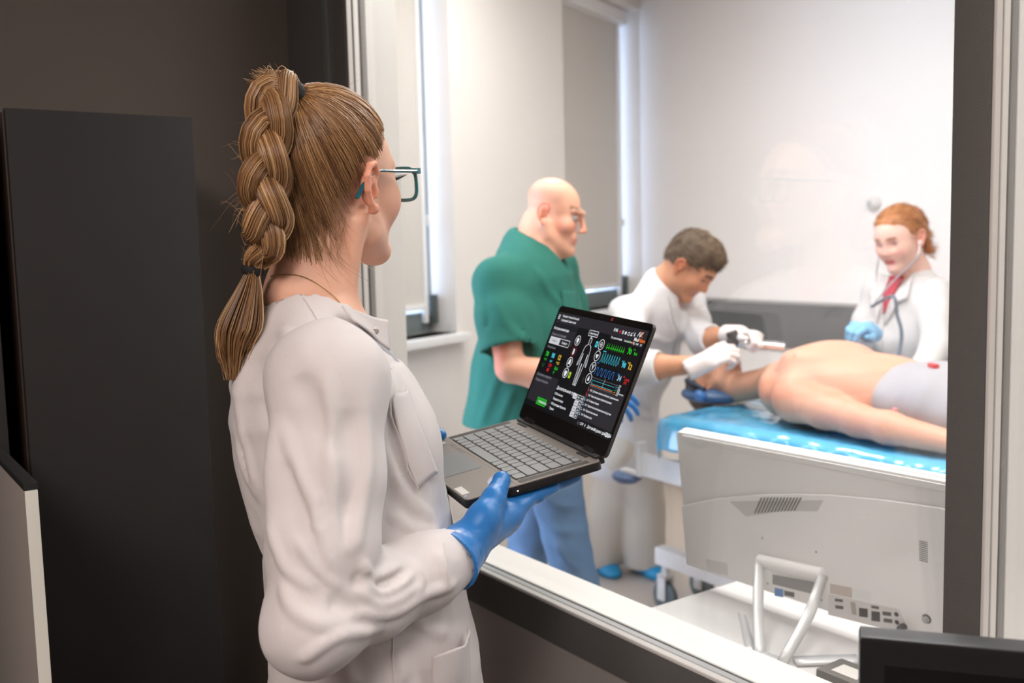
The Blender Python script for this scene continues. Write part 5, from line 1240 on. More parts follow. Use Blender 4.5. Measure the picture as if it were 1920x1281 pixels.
for pts, r, h, sh in (([(612, 690), (620, 820), (622, 960), (630, 1110)], .016, .007, 1), ([(535, 790), (570, 900), (618, 1020)], .014, .009, 1), ([(580, 920), (605, 1000), (626, 1070)], .010, .008, 1), ([(520, 770), (512, 900), (520, 1050)], .018, .006, 0), ([(556, 700), (596, 770), (640, 870)], .014, -.006, 0), ([(682, 740), (688, 860), (668, 980), (650, 1050)], .016, .007, 1), ([(650, 760), (660, 880), (645, 990)], .012, -.006, 0),
                  ([(672, 1052), (700, 1084), (752, 1062)], .010, .010, 1), ([(664, 1076), (712, 1112), (775, 1076)], .010, .010, 1), ([(668, 1064), (705, 1098), (760, 1070)], .008, -.006, 0), ([(660, 1100), (715, 1134), (790, 1092)], .010, .009, 1), ([(640, 1150), (720, 1150), (800, 1112), (858, 1090)], .012, .009, 1), ([(556, 1240), (630, 1190), (724, 1178)], .012, .008, 1), ([(610, 1130), (650, 1140), (700, 1165)], .010, -.007, 0), ([(768, 1050), (785, 1090), (780, 1130)], .010, .005, 1), ([(815, 1032), (832, 1070), (840, 1100)], .010, .005, 1), ([(525, 1090), (560, 1150), (630, 1180)], .014, .007, 1), ([(505, 980), (540, 1060), (600, 1110)], .012, .006, 1), ([(560, 1010), (590, 1060), (640, 1105)], .010, .007, 1), ([(540, 850), (560, 930), (600, 1010)], .012, -.005, 0)):
    P = px_hits(F, pts, 0.0, 10)
    if P is not None: F.ridge(P, r * 0.9, h * 1.55, bool(sh))
wd_ = unit(WR - EL); F.cap(WR - wd_ * 0.012, WR + wd_ * 0.08, 0.037, 0.037, 0.003, 's'); F.cut(WR + wd_ * 0.012, wd_)
FSL = F; slv = wpart('sleeve', F.mesh(sm=1), m_coat, w1)
# ---- left sleeve (mostly hidden behind the laptop)
SH2 = bp(-0.185, 0.02, 1.335); EL2 = bp(-0.235, 0.085, 1.075); WR2 = lap_w(-0.285, -0.005, -0.055)
F = Field(np.minimum(np.minimum(SH2, EL2), WR2) - 0.13, np.maximum(np.maximum(SH2, EL2), WR2) + 0.13, 0.006)
F.cap(bp(-0.125, 0.01, 1.345), SH2, 0.060, 0.070, 0.02); F.chain([SH2, (SH2 + EL2) / 2, EL2], [0.072, 0.064, 0.058], 0.03); F.chain([EL2, (EL2 + WR2) / 2, WR2], [0.058, 0.052, 0.044], 0.025)
F.disp(lambda X, Y, Z: 0.004 * vnoise((X, Y, Z * 0.5), 32, 23))
w2 = unit(WR2 - EL2); F.cap(WR2 - w2 * 0.01, WR2 + w2 * 0.08, 0.037, None, 0.003, 's'); F.cut(WR2 + w2 * 0.012, w2)
wpart('sleeve', F.mesh(), m_coat, w1)
# ---- coat details
cz = (0.9, 1.5)
seam(FC, [(570, 560), (588, 590), (603, 622), (607, 646)], 'shoulder_seam', m_stitch, coat, 0.0009)
seam(FC, [(500, 748), (512, 712), (540, 682), (575, 662), (606, 652)], 'armhole_seam', m_stitch, coat, 0.0009)
seam(FSL, [(829, 1022), (836, 1060), (842, 1105)], 'cuff_seam', m_stitch, slv, 0.001)
cp_ = patch(FC, [(728, 752), (752, 736), (812, 886), (778, 910)], 'chest_pocket', m_coat, coat, 0.004, lift=lambda u, v: 0.004 * (1 - v))
seam(FC, [(727, 756), (752, 830), (778, 909)], 'pocket_seam', m_stitch, coat, 0.0012, off=0.005)
seam(FC, [(697, 935), (720, 920), (748, 893), (775, 878)], 'stitch_line', m_stitch, coat, 0.0009)
patch(FC, [(788, 1226), (866, 1180), (872, 1300), (800, 1330)], 'side_pocket', m_coat, coat, 0.004, lift=lambda u, v: 0.028 * (1 - v) ** 0.7 * np.sin(np.pi * (0.15 + 0.8 * u)))
seam(FC, [(733, 1150), (736, 1215), (738, 1281)], 'side_seam', m_stitch, coat, 0.0012)
# standing collar and front edge, open at the throat
def sheet_patch(nm, rows, m, parent, thick=0.0022, nu=14, nv=10):
    R = np.array([spline([at_z(*p) for p in r], nu) for r in rows]); P = np.array([spline(R[:, j], nv) for j in range(nu)]).transpose(1, 0, 2).reshape(-1, 3)
    i, j = np.meshgrid(np.arange(nv - 1), np.arange(nu - 1), indexing='ij'); q = i * nu + j
    o = wpart(nm, raw_mesh(P, np.stack([q, q + 1, q + nu + 1, q + nu], -1).reshape(-1, 4)), m, parent); md = o.modifiers.new('thick', 'SOLIDIFY'); md.thickness = thick; return o
sheet_patch('collar', [[(640, 575, 1.262), (668, 584, 1.285), (698, 595, 1.315), (726, 601, 1.34)], [(650, 588, 1.262), (676, 598, 1.285), (704, 618, 1.315), (728, 628, 1.335)], [(662, 602, 1.262), (690, 622, 1.285), (712, 644, 1.31), (729, 657, 1.33)]], m_coat, coat)
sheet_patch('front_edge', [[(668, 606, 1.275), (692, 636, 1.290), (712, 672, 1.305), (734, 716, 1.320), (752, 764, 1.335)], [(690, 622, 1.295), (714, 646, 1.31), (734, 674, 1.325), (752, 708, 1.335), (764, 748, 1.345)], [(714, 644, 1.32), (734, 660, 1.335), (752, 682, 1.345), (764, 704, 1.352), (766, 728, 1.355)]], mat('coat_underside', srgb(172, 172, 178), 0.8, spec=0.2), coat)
P = at_z(705, 621, 1.312)
sn = wpart('snap_button', lathe([(0.0034, 0), (0.0048, 0.0004), (0.0048, 0.0016), (0.003, 0.0018), (0.0028, 0.0006), (0.0, 0.0006)], 18, M=Matrix.Translation(P - CF * 0.006) @ Vector(-CF).to_track_quat('Z', 'Y').to_matrix().to_4x4()), mat('snap_steel', srgb(150, 145, 142), 0.3, metal=0.8), coat)
# dark undershirt edge and thin necklace
pts = [bp(0.052 * math.sin(t) + 0.012 * math.sin(t), -0.062 * math.cos(t) + 0.012, 1.418 - 0.012 * (1 - math.cos(t)) / 2) for t in np.linspace(0.6, math.pi * 1.05, 10)]
Pn = px_hits(FH, [(512, 520), (540, 516), (565, 520), (592, 532), (618, 552), (634, 568), (646, 584)], 0.0008, 40)
if Pn is not None: tag(wpart('necklace', tubes(Pn[None], np.full((1, len(Pn)), 0.0008), 5), mat('chain_gold', srgb(190, 160, 120), 0.3, metal=0.8), w1))
Pn = px_hits(FH, [(566, 560), (585, 563), (602, 569), (620, 579)], -0.0006, 20)
if Pn is not None: wpart('undershirt_edge', tubes(Pn[None], np.full((1, len(Pn)), 0.0024), 6), mat('undershirt_black', srgb(24, 22, 24), 0.8), w1)
# ---- gloved hands
m_glv = mat('blue_nitrile', srgb(36, 112, 180), 0.36, spec=0.5, noise=0.05, nscale=40)
GW = at_z(866, 1030, 1.288)
F = Field(GW + (-0.16, -0.11, -0.10), GW + (0.16, 0.22, 0.16), 0.002)
ll = lambda x, y, z: lap_w(x, y, z)
zb = -0.0135
palm = ll(-0.012, 0.040, zb - 0.026)
F.ecap(GW, palm, (0.030, 0.024), (0.040, 0.024), lap_w(1, 0, 0) - lap_w(0, 0, 0), 0.012)
F.ecap(palm, ll(-0.040, 0.078, zb - 0.018), (0.040, 0.024), (0.044, 0.017), lap_w(1, 0, 0) - lap_w(0, 0, 0), 0.012)
for i, (xa_, ya, xb_, yb_) in enumerate(((-0.016, 0.085, -0.016, 0.135), (-0.028, 0.090, -0.030, 0.178), (-0.050, 0.086, -0.056, 0.172), (-0.070, 0.076, -0.080, 0.145))):
    F.chain([ll(xa_, ya - 0.02, zb - 0.018), ll((xa_ + xb_) / 2, (ya + yb_) / 2, zb - 0.0135), ll(xb_, yb_, zb - 0.0105)], [0.0128, 0.0108, 0.0085], 0.006)
tip = ll(-0.012, 0.0605, 0.0085)
F.chain([at_z(884, 1002, 1.285), at_z(908, 966, 1.298), at_z(926, 936, 1.318), at_z(934, 918, 1.336)], [0.0195, 0.0172, 0.0150, 0.0130], 0.010)
F.chain([at_z(934, 918, 1.336), ll(-0.003, 0.056, 0.0125), tip], [0.0130, 0.0118, 0.0088], 0.004)
F.cap(at_z(905, 985, 1.30), palm, 0.020, 0.024, 0.02)
for k_ in range(9):                                                     # stretch wrinkles over the heel of the thumb
    P = px_hits(F, [(872 + k_ * 5.5, 992 + k_ * 5.2), (892 + k_ * 5, 1000 + k_ * 4.4), (915 + k_ * 3.2, 992 + k_ * 5.2)], 0, 6)
    if P is not None: F.ridge(P, 0.0022, 0.0016)
gd = unit(GW - palm); F.cap(GW, GW + gd * 0.04, 0.033, 0.044, 0.012); F.disp(lambda X, Y, Z: 0.0016 * np.abs(vnoise((X, Y, Z), 150, 41)) * np.exp(-((X - GW[0]) ** 2 + (Y - GW[1]) ** 2 + (Z - GW[2]) ** 2) / 0.0016)); F.cap(GW + gd * 0.022, GW + gd * 0.06, 0.0345, 0.041, 0.002, 's'); F.cut(GW + gd * 0.034, gd)
wpart('glove', F.mesh(), m_glv, w1)
GW2 = WR2 + w2 * 0.012
F = Field(np.minimum(GW2, ll(-0.26, 0.17, -0.03)) - 0.07, np.maximum(GW2, ll(-0.2, 0.17, -0.03)) + 0.07, 0.003)
F.cap(GW2 - w2 * 0.02, ll(-0.268, 0.05, zb - 0.024), 0.030, 0.026, 0.01)
F.ecap(ll(-0.268, 0.04, zb - 0.022), ll(-0.262, 0.085, zb - 0.018), (0.04, 0.022), (0.042, 0.016), lap_w(1, 0, 0) - lap_w(0, 0, 0), 0.012)
for xa_ in (-0.295, -0.272, -0.250, -0.230): F.chain([ll(xa_, 0.07, zb - 0.018), ll(xa_ + 0.004, 0.12, zb - 0.0135), ll(xa_ + 0.010, 0.158, zb - 0.0105)], [0.0128, 0.0108, 0.0085], 0.006)
F.chain([ll(-0.29, 0.03, zb - 0.02), ll(-LW - 0.016, 0.05, -0.004), ll(-LW - 0.004, 0.062, 0.0125), ll(-LW + 0.012, 0.07, 0.0095)], [0.016, 0.0135, 0.012, 0.009], 0.006)
wpart('glove', F.mesh(), m_glv, w1)
# ---- trousers and shoes below the coat
m_trs = mat('trouser_dark', srgb(58, 58, 66), 0.85)
F = Field((OB[0] - 0.3, OB[1] - 0.3, 0.05), (OB[0] + 0.3, OB[1] + 0.35, 0.95), 0.008); F.frame(OB, AB)
for q in (-1, 1): F.chain([(q * 0.09, 0.05, 0.85), (q * 0.10, 0.06, 0.5), (q * 0.10, 0.03, 0.09)], [0.09, 0.065, 0.05], 0.02)
F.frame(); F.disp(lambda X, Y, Z: 0.004 * vnoise((X, Y, Z), 30, 31)); F.cut((0, 0, 0.07), (0, 0, -1)); wpart('trousers', F.mesh(), m_trs, w1)
for q in (-1, 1): shoe(w1, bp(q * 0.10, 0.05, 0.0), HB + q * 0.15, mat('shoe_white', srgb(215, 212, 208), 0.5))
# ------------------------------------------------------------------ person in green scrubs
def skin_part(F, parent, o, A, s, base, **kw):
    me = F.mesh(); vertcol(me, lambda V: face_cols(V, o, A, s, np.array(base), **kw)); return wpart('body', me, m_skin, parent)
def bounds(pts, m): P = np.array(pts); return P.min(0) - m, P.max(0) + m
m_scrub = mat('green_scrubs', srgb(44, 106, 93), 0.85, spec=0.2, noise=0.04, nscale=40, bump=0.2, bscale=900)
m_jean = mat('blue_denim', srgb(96, 122, 152), 0.9, spec=0.15, noise=0.18, nscale=14, bump=0.3, bscale=700)
m_coat2 = mat('white_coat_bright', srgb(214, 210, 209), 0.8, spec=0.2, sheen=0.1, noise=0.02, nscale=40)
HO = at_z(1037, 398, 3.28); HA = heading(math.radians(46), math.radians(-16), math.radians(2)); HS2 = 1.13
NB = at_z(996, 458, 3.28); OB = np.array([NB[0], NB[1], 0.0]); AB = heading(math.radians(48)); nz = NB[2]
w = thing('person', 'bald person in green short-sleeved scrubs and jeans standing beside the bed', 'person', (OB[0], OB[1], 0))
bp = lambda x, y, z: OB + AB @ np.array([x, y, z])
SHR, ELR, WRR = at_z(936, 530, 3.13), at_z(956, 690, 3.06), at_z(1104, 724, 3.04)
SHL = bp(-0.20, 0.04, nz - 0.09); ELL = bp(-0.25, 0.10, nz - 0.38); WRL = at_z(1090, 715, 3.28)
lo, hi = bounds([HO, SHR, ELR, WRR, SHL, ELL, WRL, OB + (0, 0, nz - 0.5)], 0.17)
F = Field(lo, hi, 0.0045)
add_head(F, HO, HA, HS2, jawk=1.12)
hp = lambda x, y, z: HO + HA @ (np.array([x, y, z]) * HS2)
F.ecap(hp(0, -0.03, -0.04), NB + (0, 0, -0.01), (0.060, 0.060), (0.064, 0.062), AB[:, 0], 0.02); F.ell(hp(0, 0.03, -0.085), (0.05, 0.05, 0.03), 0.03)
F.ecap(NB + (0, 0, -0.09), bp(0, 0.02, nz - 0.42), (0.15, 0.09), (0.16, 0.13), AB[:, 0], 0.05)
for a, b, c in ((SHR, ELR, WRR), (SHL, ELL, WRL)):
    F.chain([bp(0, 0, nz - 0.11), a], [0.06, 0.055], 0.03); F.chain([a, (a + b) / 2, b], [0.058, 0.052, 0.043], 0.02); F.chain([b, b * 0.65 + c * 0.35, c], [0.044, 0.046, 0.031], 0.015)
def stubble(x, y, z, blend):
    blend(np.clip((z - (0.018 + 0.10 * np.clip(y + 0.01, 0, 1))) * 60, 0, 1) * np.clip((0.075 - z) * 40, 0, 1) * np.clip((0.035 - y) * 60, 0, 1) * 0.35, srgb(150, 112, 92))
    blend(np.clip((-0.045 - z) * 60, 0, 1) * (y > -0.0) * 0.18, srgb(170, 125, 105))
b1 = skin_part(F, w, HO, HA, HS2, srgb(226, 168, 140), brow=srgb(140, 104, 80), lips=srgb(190, 120, 108), flush=0.7, cap=stubble)
eyes(b1, HO, HA, HS2, lash=(0.30, 0.17, 0.12), look=-0.5, r=0.0100, white=0.35)
# scrub top
F = Field((OB[0] - 0.48, OB[1] - 0.48, nz - 0.75), (OB[0] + 0.48, OB[1] + 0.48, nz + 0.06), 0.0065)
for a, b, q in ((SHR, ELR, 1), (SHL, ELL, -1)): sleeve_stub(F, bp(q * 0.11, -0.01, nz - 0.085), a, b, 0.80, 0.075, 0.080, 0.090)
F.frame(OB, AB)
F.loft([((0, -0.030, nz + 0.004), (0.080, 0.066)), ((0, -0.025, nz - 0.05), (0.145, 0.092)), ((0, -0.005, nz - 0.13), (0.205, 0.130)), ((0, 0.0, nz - 0.27), (0.210, 0.160)), ((0, -0.015, nz - 0.42), (0.215, 0.185)), ((0, -0.03, nz - 0.60), (0.235, 0.215))], (1, 0, 0), 0.045)
F.frame()
nv = NB + AB[:, 1] * 0.016; F.cap(nv, nv + (0, 0, 0.12) + AB[:, 1] * 0.03, 0.070, 0.085, 0.008, 's'); F.cap(bp(0, 0.07, nz - 0.02), bp(0, 0.20, nz - 0.11), 0.05, 0.008, 0.006, 's')
F.disp(lambda X, Y, Z: 0.005 * vnoise((X, Y, Z * 0.5), 16, 51) + 0.008 * np.abs(vnoise((X, Y, Z * 0.4), 15, 52)) + 0.003 * np.abs(vnoise((X, Y, Z * 0.5), 40, 53)))
for pts, r, h in (([(985, 560), (1005, 630), (1010, 700)], .03, .018), ([(965, 600), (990, 680), (1010, 760)], .022, -.014), ([(1000, 500), (1030, 550), (1070, 590)], .02, .012), ([(880, 580), (860, 680), (850, 780)], .03, .010), ([(940, 690), (920, 750), (900, 800)], .025, .016), ([(965, 730), (950, 765), (935, 800)], .02, .014), ([(930, 560), (950, 610), (985, 640)], .02, .012), ([(905, 540), (915, 600), (930, 650)], .018, -.010)):
    P = px_hits(F, pts, 0, 8)
    if P is not None: F.ridge(P, r, h, True)
F.cut((0, 0, at_z(900, 806, 3.2)[2]), (0, 0, -1))
top = wpart('scrub_top', F.mesh(), m_scrub, w)
pkp = patch(F, [(1050, 545), (1078, 548), (1082, 590), (1054, 588)], 'chest_pocket', m_scrub, top, 0.006, 8, 8, 0.004, z=(2.4, 4.2))
Pv = [bp(-0.055, 0.085, nz - 0.035), bp(-0.03, 0.125, nz - 0.085), bp(0, 0.148, nz - 0.135)]
# jeans
hipz = 0.95; F = Field((OB[0] - 0.5, OB[1] - 0.5, 0.0), (OB[0] + 0.5, OB[1] + 0.5, hipz + 0.1), 0.0075)
fr = at_h(1120, 1262, 0.0); kr = at_z(1040, 905, 3.14); hr = bp(0.10, -0.02, hipz); fl_ = bp(-0.12, -0.12, 0); kl = bp(-0.12, -0.05, 0.5)
fr = np.array([kr[0], kr[1], 0]) + CR * 0.10 + AB[:, 1] * 0.02; fr[2] = 0
F.ecap(bp(0, -0.03, hipz + 0.02), bp(0, -0.03, hipz - 0.08), (0.19, 0.15), (0.19, 0.15), AB[:, 0], 0.04)
F.chain([hr, kr, fr + (0, 0, 0.09)], [0.105, 0.082, 0.066], 0.03); F.chain([bp(-0.10, -0.03, hipz), kl, fl_ + (0, 0, 0.09)], [0.105, 0.08, 0.066], 0.03)
F.disp(lambda X, Y, Z: 0.006 * vnoise((X, Y, Z), 26, 56) + 0.008 * np.abs(vnoise((X, Y, Z * 1.2), 24, 57)))
for pts in ([(1010, 920), (1040, 945), (1075, 950)], [(1000, 950), (1030, 985), (1075, 1000)], [(1040, 1010), (1060, 1050), (1090, 1070)]):
    P = px_hits(F, pts, 0, 8)
    if P is not None: F.ridge(P, 0.02, 0.012, True)
F.cut((0, 0, 0.05), (0, 0, -1)); wpart('jeans', F.mesh(), m_jean, w)
m_cov = mat('shoe_cover_blue', srgb(40, 150, 200), 0.4)
for f_ in (fr, fl_): shoe(w, np.array([f_[0], f_[1], 0.0]), math.radians(48), m_cov, name='shoe_cover')
for a, b, th in ((ELR, WRR, CU), (ELL, WRL, np.array([0, 0, 1.0]))):
    d = unit(b - a); lo, hi = bounds([b, b + d * 0.2], 0.08); F = Field(lo, hi, 0.003)
    add_hand(F, b + d * 0.01, hand_frame(d - 0.25 * CU, -CF * 0.8 + CU * 0.6, CU), 1, 0.32, spread=0.14); F.cap(b - d * 0.03, b + d * 0.02, 0.037, 0.034, 0.01); F.cap(b - d * 0.06, b - d * 0.015, 0.033, 0.033, 0.002, 's'); wpart('glove', F.mesh(), m_glv, w)

# ------------------------------------------------------------------ stooping person in white at the manikin's head
HO = at_z(1296, 497, 3.66); HA = heading(math.radians(62), math.radians(-46), math.radians(6)); HS3 = 1.0
NB = at_z(1246, 532, 3.73)
w = thing('person', 'stooping short-haired person in white coat bending over the manikin head', 'person', (-3.23, 2.88, 0))
SHR, SHL = at_z(1178, 590, 3.66), at_z(1288, 566, 3.92)
ELR, WRR = at_z(1192, 690, 3.44), at_z(1312, 684, 3.30); ELL, WRL = at_z(1318, 640, 3.70), at_z(1378, 628, 3.48)
PEL = at_z(1162, 775, 4.1)
lo, hi = bounds([HO, SHR, ELR, WRR, SHL, ELL, WRL], 0.16); F = Field(lo, hi, 0.0045)
add_head(F, HO, HA, HS3)
hp = lambda x, y, z: HO + HA @ (np.array([x, y, z]) * HS3)
F.cap(hp(0, -0.03, -0.03), NB, 0.054, 0.058, 0.03); F.cap(NB, (SHR + SHL) / 2, 0.055, 0.08, 0.03)
for a, b, c in ((SHR, ELR, WRR), (SHL, ELL, WRL)):
    F.cap(NB - (0, 0, 0.06), a, 0.04, 0.045, 0.02); F.chain([a, b], [0.045, 0.04], 0.02); F.chain([b, b * 0.6 + c * 0.4, c], [0.038, 0.040, 0.0285], 0.015)
b2 = skin_part(F, w, HO, HA, HS3, srgb(206, 146, 112), brow=srgb(90, 66, 50), lips=srgb(180, 105, 95), flush=0.5); eyes(b2, HO, HA, HS3, look=-0.4)
# short hair
F = Field(HO - 0.16, HO + 0.16, 0.004); F.frame(HO, HA * HS3)
F.ell((0, -0.014, 0.043), (0.081, 0.098, 0.082), 0.0); F.ell((0, 0.022, 0.085), (0.060, 0.062, 0.035), 0.03); F.ell((0, -0.05, -0.005), (0.068, 0.055, 0.055), 0.03)
F.bx((0, 0.10, -0.02), (0.12, 0.055, 0.066), None, 0.03, 0.015, 's'); F.bx((0, 0.02, -0.075), (0.12, 0.10, 0.05), None, 0.02, 0.015, 's')
for q in (-1, 1): F.ball((q * 0.082, -0.006, -0.012), 0.03, 0.01, 's')
F.frame(); F.disp(lambda X, Y, Z: 0.003 * vnoise((X, Y, Z), 90, 61) + 0.0022 * vnoise((X, Y, Z), 170, 62))
hr2 = wpart('hair', F.mesh(), mat('brown_hair', srgb(96, 76, 58), 0.6, noise=0.3, nscale=110), w)
m_h2 = mat('brown_hair_strands', srgb(104, 82, 62), 0.5, attr='Col')
hair_tufts(F, hr2, 'hair_strands', m_h2, 2600, 0.022, lambda P: np.tile(HA[:, 1] * 0.8 + HA[:, 2] * 0.2 + HA[:, 0] * 0.3, (len(P), 1)), (srgb(70, 54, 42), srgb(150, 124, 96)), 3, 0.0012, lift=0.55)
# coat: torso bending forward, sleeves pushed up
lo, hi = bounds([SHR, SHL, PEL, NB, ELR, ELL, WRR, WRL, PEL - (0, 0, 0.2)], 0.17); F = Field(lo, hi, 0.006)
TA = unit(NB - PEL); RA = unit(SHR - SHL); mid_ = (SHR + SHL) / 2
for a, b, c, fr_ in ((SHR, ELR, WRR, 0.40), (SHL, ELL, WRL, 0.36)):
    sleeve_stub(F, b, b + (c - b) * 0.12, c, (fr_ - 0.12) / 0.88, 0.056, 0.056, 0.054, 0.02, 0.09)
    F.chain([a, (a + b) / 2, b], [0.070, 0.063, 0.058], 0.02); F.cap(NB * 0.55 + a * 0.45 - TA * 0.03, a, 0.066, 0.070, 0.03)
F.loft([(PEL - (0, 0, 0.14), (0.20, 0.15)), (PEL + (0, 0, 0.06), (0.185, 0.14)), (PEL * 0.5 + mid_ * 0.5, (0.18, 0.13)), (mid_ * 0.92 + PEL * 0.08, (0.165, 0.11)), (NB * 0.5 + mid_ * 0.5, (0.11, 0.09)), (NB * 0.97 + mid_ * 0.03 - CR * 0.01, (0.074, 0.070))], RA, 0.04)
F.cap(hp(0, -0.03, -0.03), NB - TA * 0.0, 0.060, 0.060, 0.006, 's'); F.cap(NB - CU * 0.02, NB + CR * 0.12 - CU * 0.10, 0.045, 0.02, 0.008, 's')
F.disp(lambda X, Y, Z: 0.005 * vnoise((X, Y, Z * 0.6), 18, 63) + 0.010 * np.abs(vnoise((X, Y, Z * 0.6), 17, 64)) + 0.003 * np.abs(vnoise((X, Y, Z), 42, 65)))
for pts in ([(1250, 580), (1255, 640), (1235, 700)], [(1200, 700), (1215, 740), (1225, 790)], [(1150, 640), (1160, 700), (1185, 760)], [(1180, 600), (1210, 640), (1215, 690)], [(1290, 570), (1300, 610), (1325, 640)], [(1170, 740), (1190, 770), (1225, 785)]):
    P = px_hits(F, pts, 0, 8)
    if P is not None: F.ridge(P, 0.02, 0.012, True)
FC2 = F; ct = wpart('coat', F.mesh(), m_coat2, w)
seam(FC2, [(1252, 556), (1262, 600), (1262, 660), (1250, 720)], 'front_placket', mat('placket_grey', srgb(196, 190, 186), 0.8), ct, 0.004, z=(2.5, 5))
# trousers and shoe covers
ft = [at_h(1126, 1070, 0.0), at_h(1210, 1074, 0.0)]
F = Field(np.array([-3.75, 2.3, 0.0]), np.array([-2.6, 3.4, 1.0]), 0.008)
Ph = PEL - (0, 0, 0.12); F.cap(Ph - RA * 0.06, Ph + RA * 0.06, 0.14, None, 0.03)
for f_, q in zip(ft, (1, -1)):
    h_ = Ph + RA * 0.09 * (1 if (f_ - PEL) @ RA > 0 else -1); kn = (h_ + f_) / 2 + CR * 0.01; kn[2] = 0.50; F.chain([h_, kn, f_ + (0, 0, 0.06)], [0.115, 0.10, 0.100], 0.03)
F.disp(lambda X, Y, Z: 0.006 * vnoise((X, Y, Z * 0.5), 20, 68) + 0.012 * np.abs(vnoise((X, Y, Z * 0.5), 20, 69))); F.cut((0, 0, 0.035), (0, 0, -1))
wpart('trousers', F.mesh(), mat('cream_trousers', srgb(206, 197, 184), 0.85, spec=0.2), w)
for f_ in ft: shoe(w, np.array([f_[0], f_[1], 0.0]), math.radians(100), m_cov, 0.82, name='shoe_cover')
m_glw = mat('white_latex', srgb(226, 214, 210), 0.45)
TH = at_z(1400, 640, 3.45)
hands = [(WRR, at_z(1372, 655, 3.28), -CF * 0.6 + CU * 0.6 - CR * 0.2, CU), (WRL, WRL + (CR * 0.55 - CF * 0.75) * 0.1, CU * 0.95 + CR * 0.2, -CR)]
for k_, (b, t_, bk, thd) in enumerate(hands):
    d = unit(t_ - b); lo, hi = bounds([b, b + d * 0.2], 0.09); F = Field(lo, hi, 0.003)
    add_hand(F, b + d * 0.01, hand_frame(d, bk, thd), 1, 1.15 if k_ else 0.85, spread=0.03, r=1.08); F.cap(b - d * 0.035, b + d * 0.02, 0.036, 0.034, 0.01); F.cap(b - d * 0.07, b - d * 0.02, 0.031, 0.031, 0.002, 's'); wpart('glove', F.mesh(), m_glw, w)
# laryngoscope in the far hand
m_chr = mat('chrome', srgb(214, 214, 214), 0.18, metal=0.9); m_ld = mat('scope_dark', srgb(70, 66, 64), 0.4)
Lc = WRL + unit(CR * 0.55 - CF * 0.75) * 0.092 - CU * 0.030; La, Lb = Lc + CR * 0.095 - CU * 0.012, Lc - CR * 0.062 + CU * 0.004
lg = thing('laryngoscope', 'chrome handled laryngoscope with dark head in a white gloved hand', 'laryngoscope', tuple(Lb))
wpart('handle', cyl(La, Lb, 0.0165, 0.0155, 24), m_chr, lg); dL = unit(La - Lb)
for t in np.linspace(0.02, 0.035, 3): wpart('grip_ring', cyl(La - dL * t, La - dL * (t + 0.004), 0.0175, None, 20), m_chr, lg)
wpart('head', tube([Lb, Lb - dL * 0.02, Lb - dL * 0.03 - CU * 0.02], [0.018, 0.019, 0.014], 12, 14), m_ld, lg)
wpart('display', cyl(Lb - dL * 0.012 + CU * 0.01 - CF * 0.0, Lb - dL * 0.022 + CU * 0.035 - CF * 0.0, 0.022, 0.02, 20), m_ld, lg)
wpart('blade', tube([Lb - dL * 0.03 - CU * 0.02, Lb - dL * 0.035 - CU * 0.06, Lb - dL * 0.02 - CU * 0.085], [0.009, 0.007, 0.004], 14, 10, flat=0.5), m_chr, lg)

# ------------------------------------------------------------------ red-haired person with stethoscope
HO = at_z(1688, 448, 3.70); HA = heading(math.radians(182), math.radians(-17), math.radians(4)); HS4 = 0.94
NB = at_z(1712, 512, 3.76); OB = np.array([NB[0], NB[1], 0.0]); AB = heading(math.radians(196)); nz = NB[2]
w = thing('person', 'red-haired person in white coat with stethoscope behind the manikin', 'person', (OB[0], OB[1], 0))
bp = lambda x, y, z: OB + AB @ np.array([x, y, z])
SHR, SHL = bp(0.165, 0.02, nz - 0.075), at_z(1752, 552, 3.66)
ELR, WRR = bp(0.20, 0.10, nz - 0.31), at_z(1630, 622, 3.50); ELL, WRL = at_z(1752, 652, 3.52), at_z(1722, 700, 3.36)
lo, hi = bounds([HO, SHR, SHL, WRR, NB - (0, 0, 0.25)], 0.16); F = Field(lo, hi, 0.004)
add_head(F, HO, HA, HS4, fem=True); hp = lambda x, y, z: HO + HA @ (np.array([x, y, z]) * HS4)
F.cap(hp(0, -0.025, -0.04), NB, 0.050, 0.052, 0.03); F.ecap(NB, bp(0, 0.02, nz - 0.16), (0.06, 0.055), (0.14, 0.09), AB[:, 0], 0.05)
for a, b in ((SHR, ELR), (SHL, ELL)): F.cap(a, b, 0.045, 0.038, 0.02)
for b, c in ((ELR, WRR), (ELL, WRL)): F.cap(b, c, 0.036, 0.028, 0.02)
b3 = skin_part(F, w, HO, HA, HS4, srgb(240, 196, 180), brow=srgb(176, 120, 90), lips=srgb(206, 110, 108), flush=0.6); eyes(b3, HO, HA, HS4, look=-0.5, lash=(0.3, 0.16, 0.12))
F = Field(HO - 0.17, HO + (0.17, 0.17, 0.16), 0.004); F.frame(HO, HA * HS4)
F.ell((0, -0.013, 0.042), (0.0795, 0.099, 0.081), 0.0); F.ell((0, -0.05, -0.005), (0.066, 0.055, 0.055), 0.03)
F.bx((0, 0.105, -0.03), (0.12, 0.055, 0.092), None, 0.04, 0.015, 's'); F.bx((0, 0.03, -0.085), (0.12, 0.10, 0.07), None, 0.02, 0.02, 's')
for q in (-1, 1): F.ball((q * 0.082, -0.004, -0.012), 0.032, 0.01, 's')
F.cap((0, -0.09, 0.035), (0, -0.125, 0.02), 0.028, 0.034, 0.02)
r_ = np.random.default_rng(5)
for k_ in range(46):
    t = r_.uniform(0, 1); c = np.array([r_.normal() * 0.018, -0.128 - 0.012 * t + r_.normal() * 0.012, 0.03 - 0.15 * t]); F.ball(c, 0.015 * (1.15 - 0.6 * t) * r_.uniform(0.7, 1.2), 0.006)
F.frame(); F.disp(lambda X, Y, Z: 0.002 * vnoise((X, Y, Z), 120, 71)); hr3 = wpart('hair', F.mesh(), mat('red_hair', srgb(190, 124, 76), 0.5, noise=0.3, nscale=90), w)
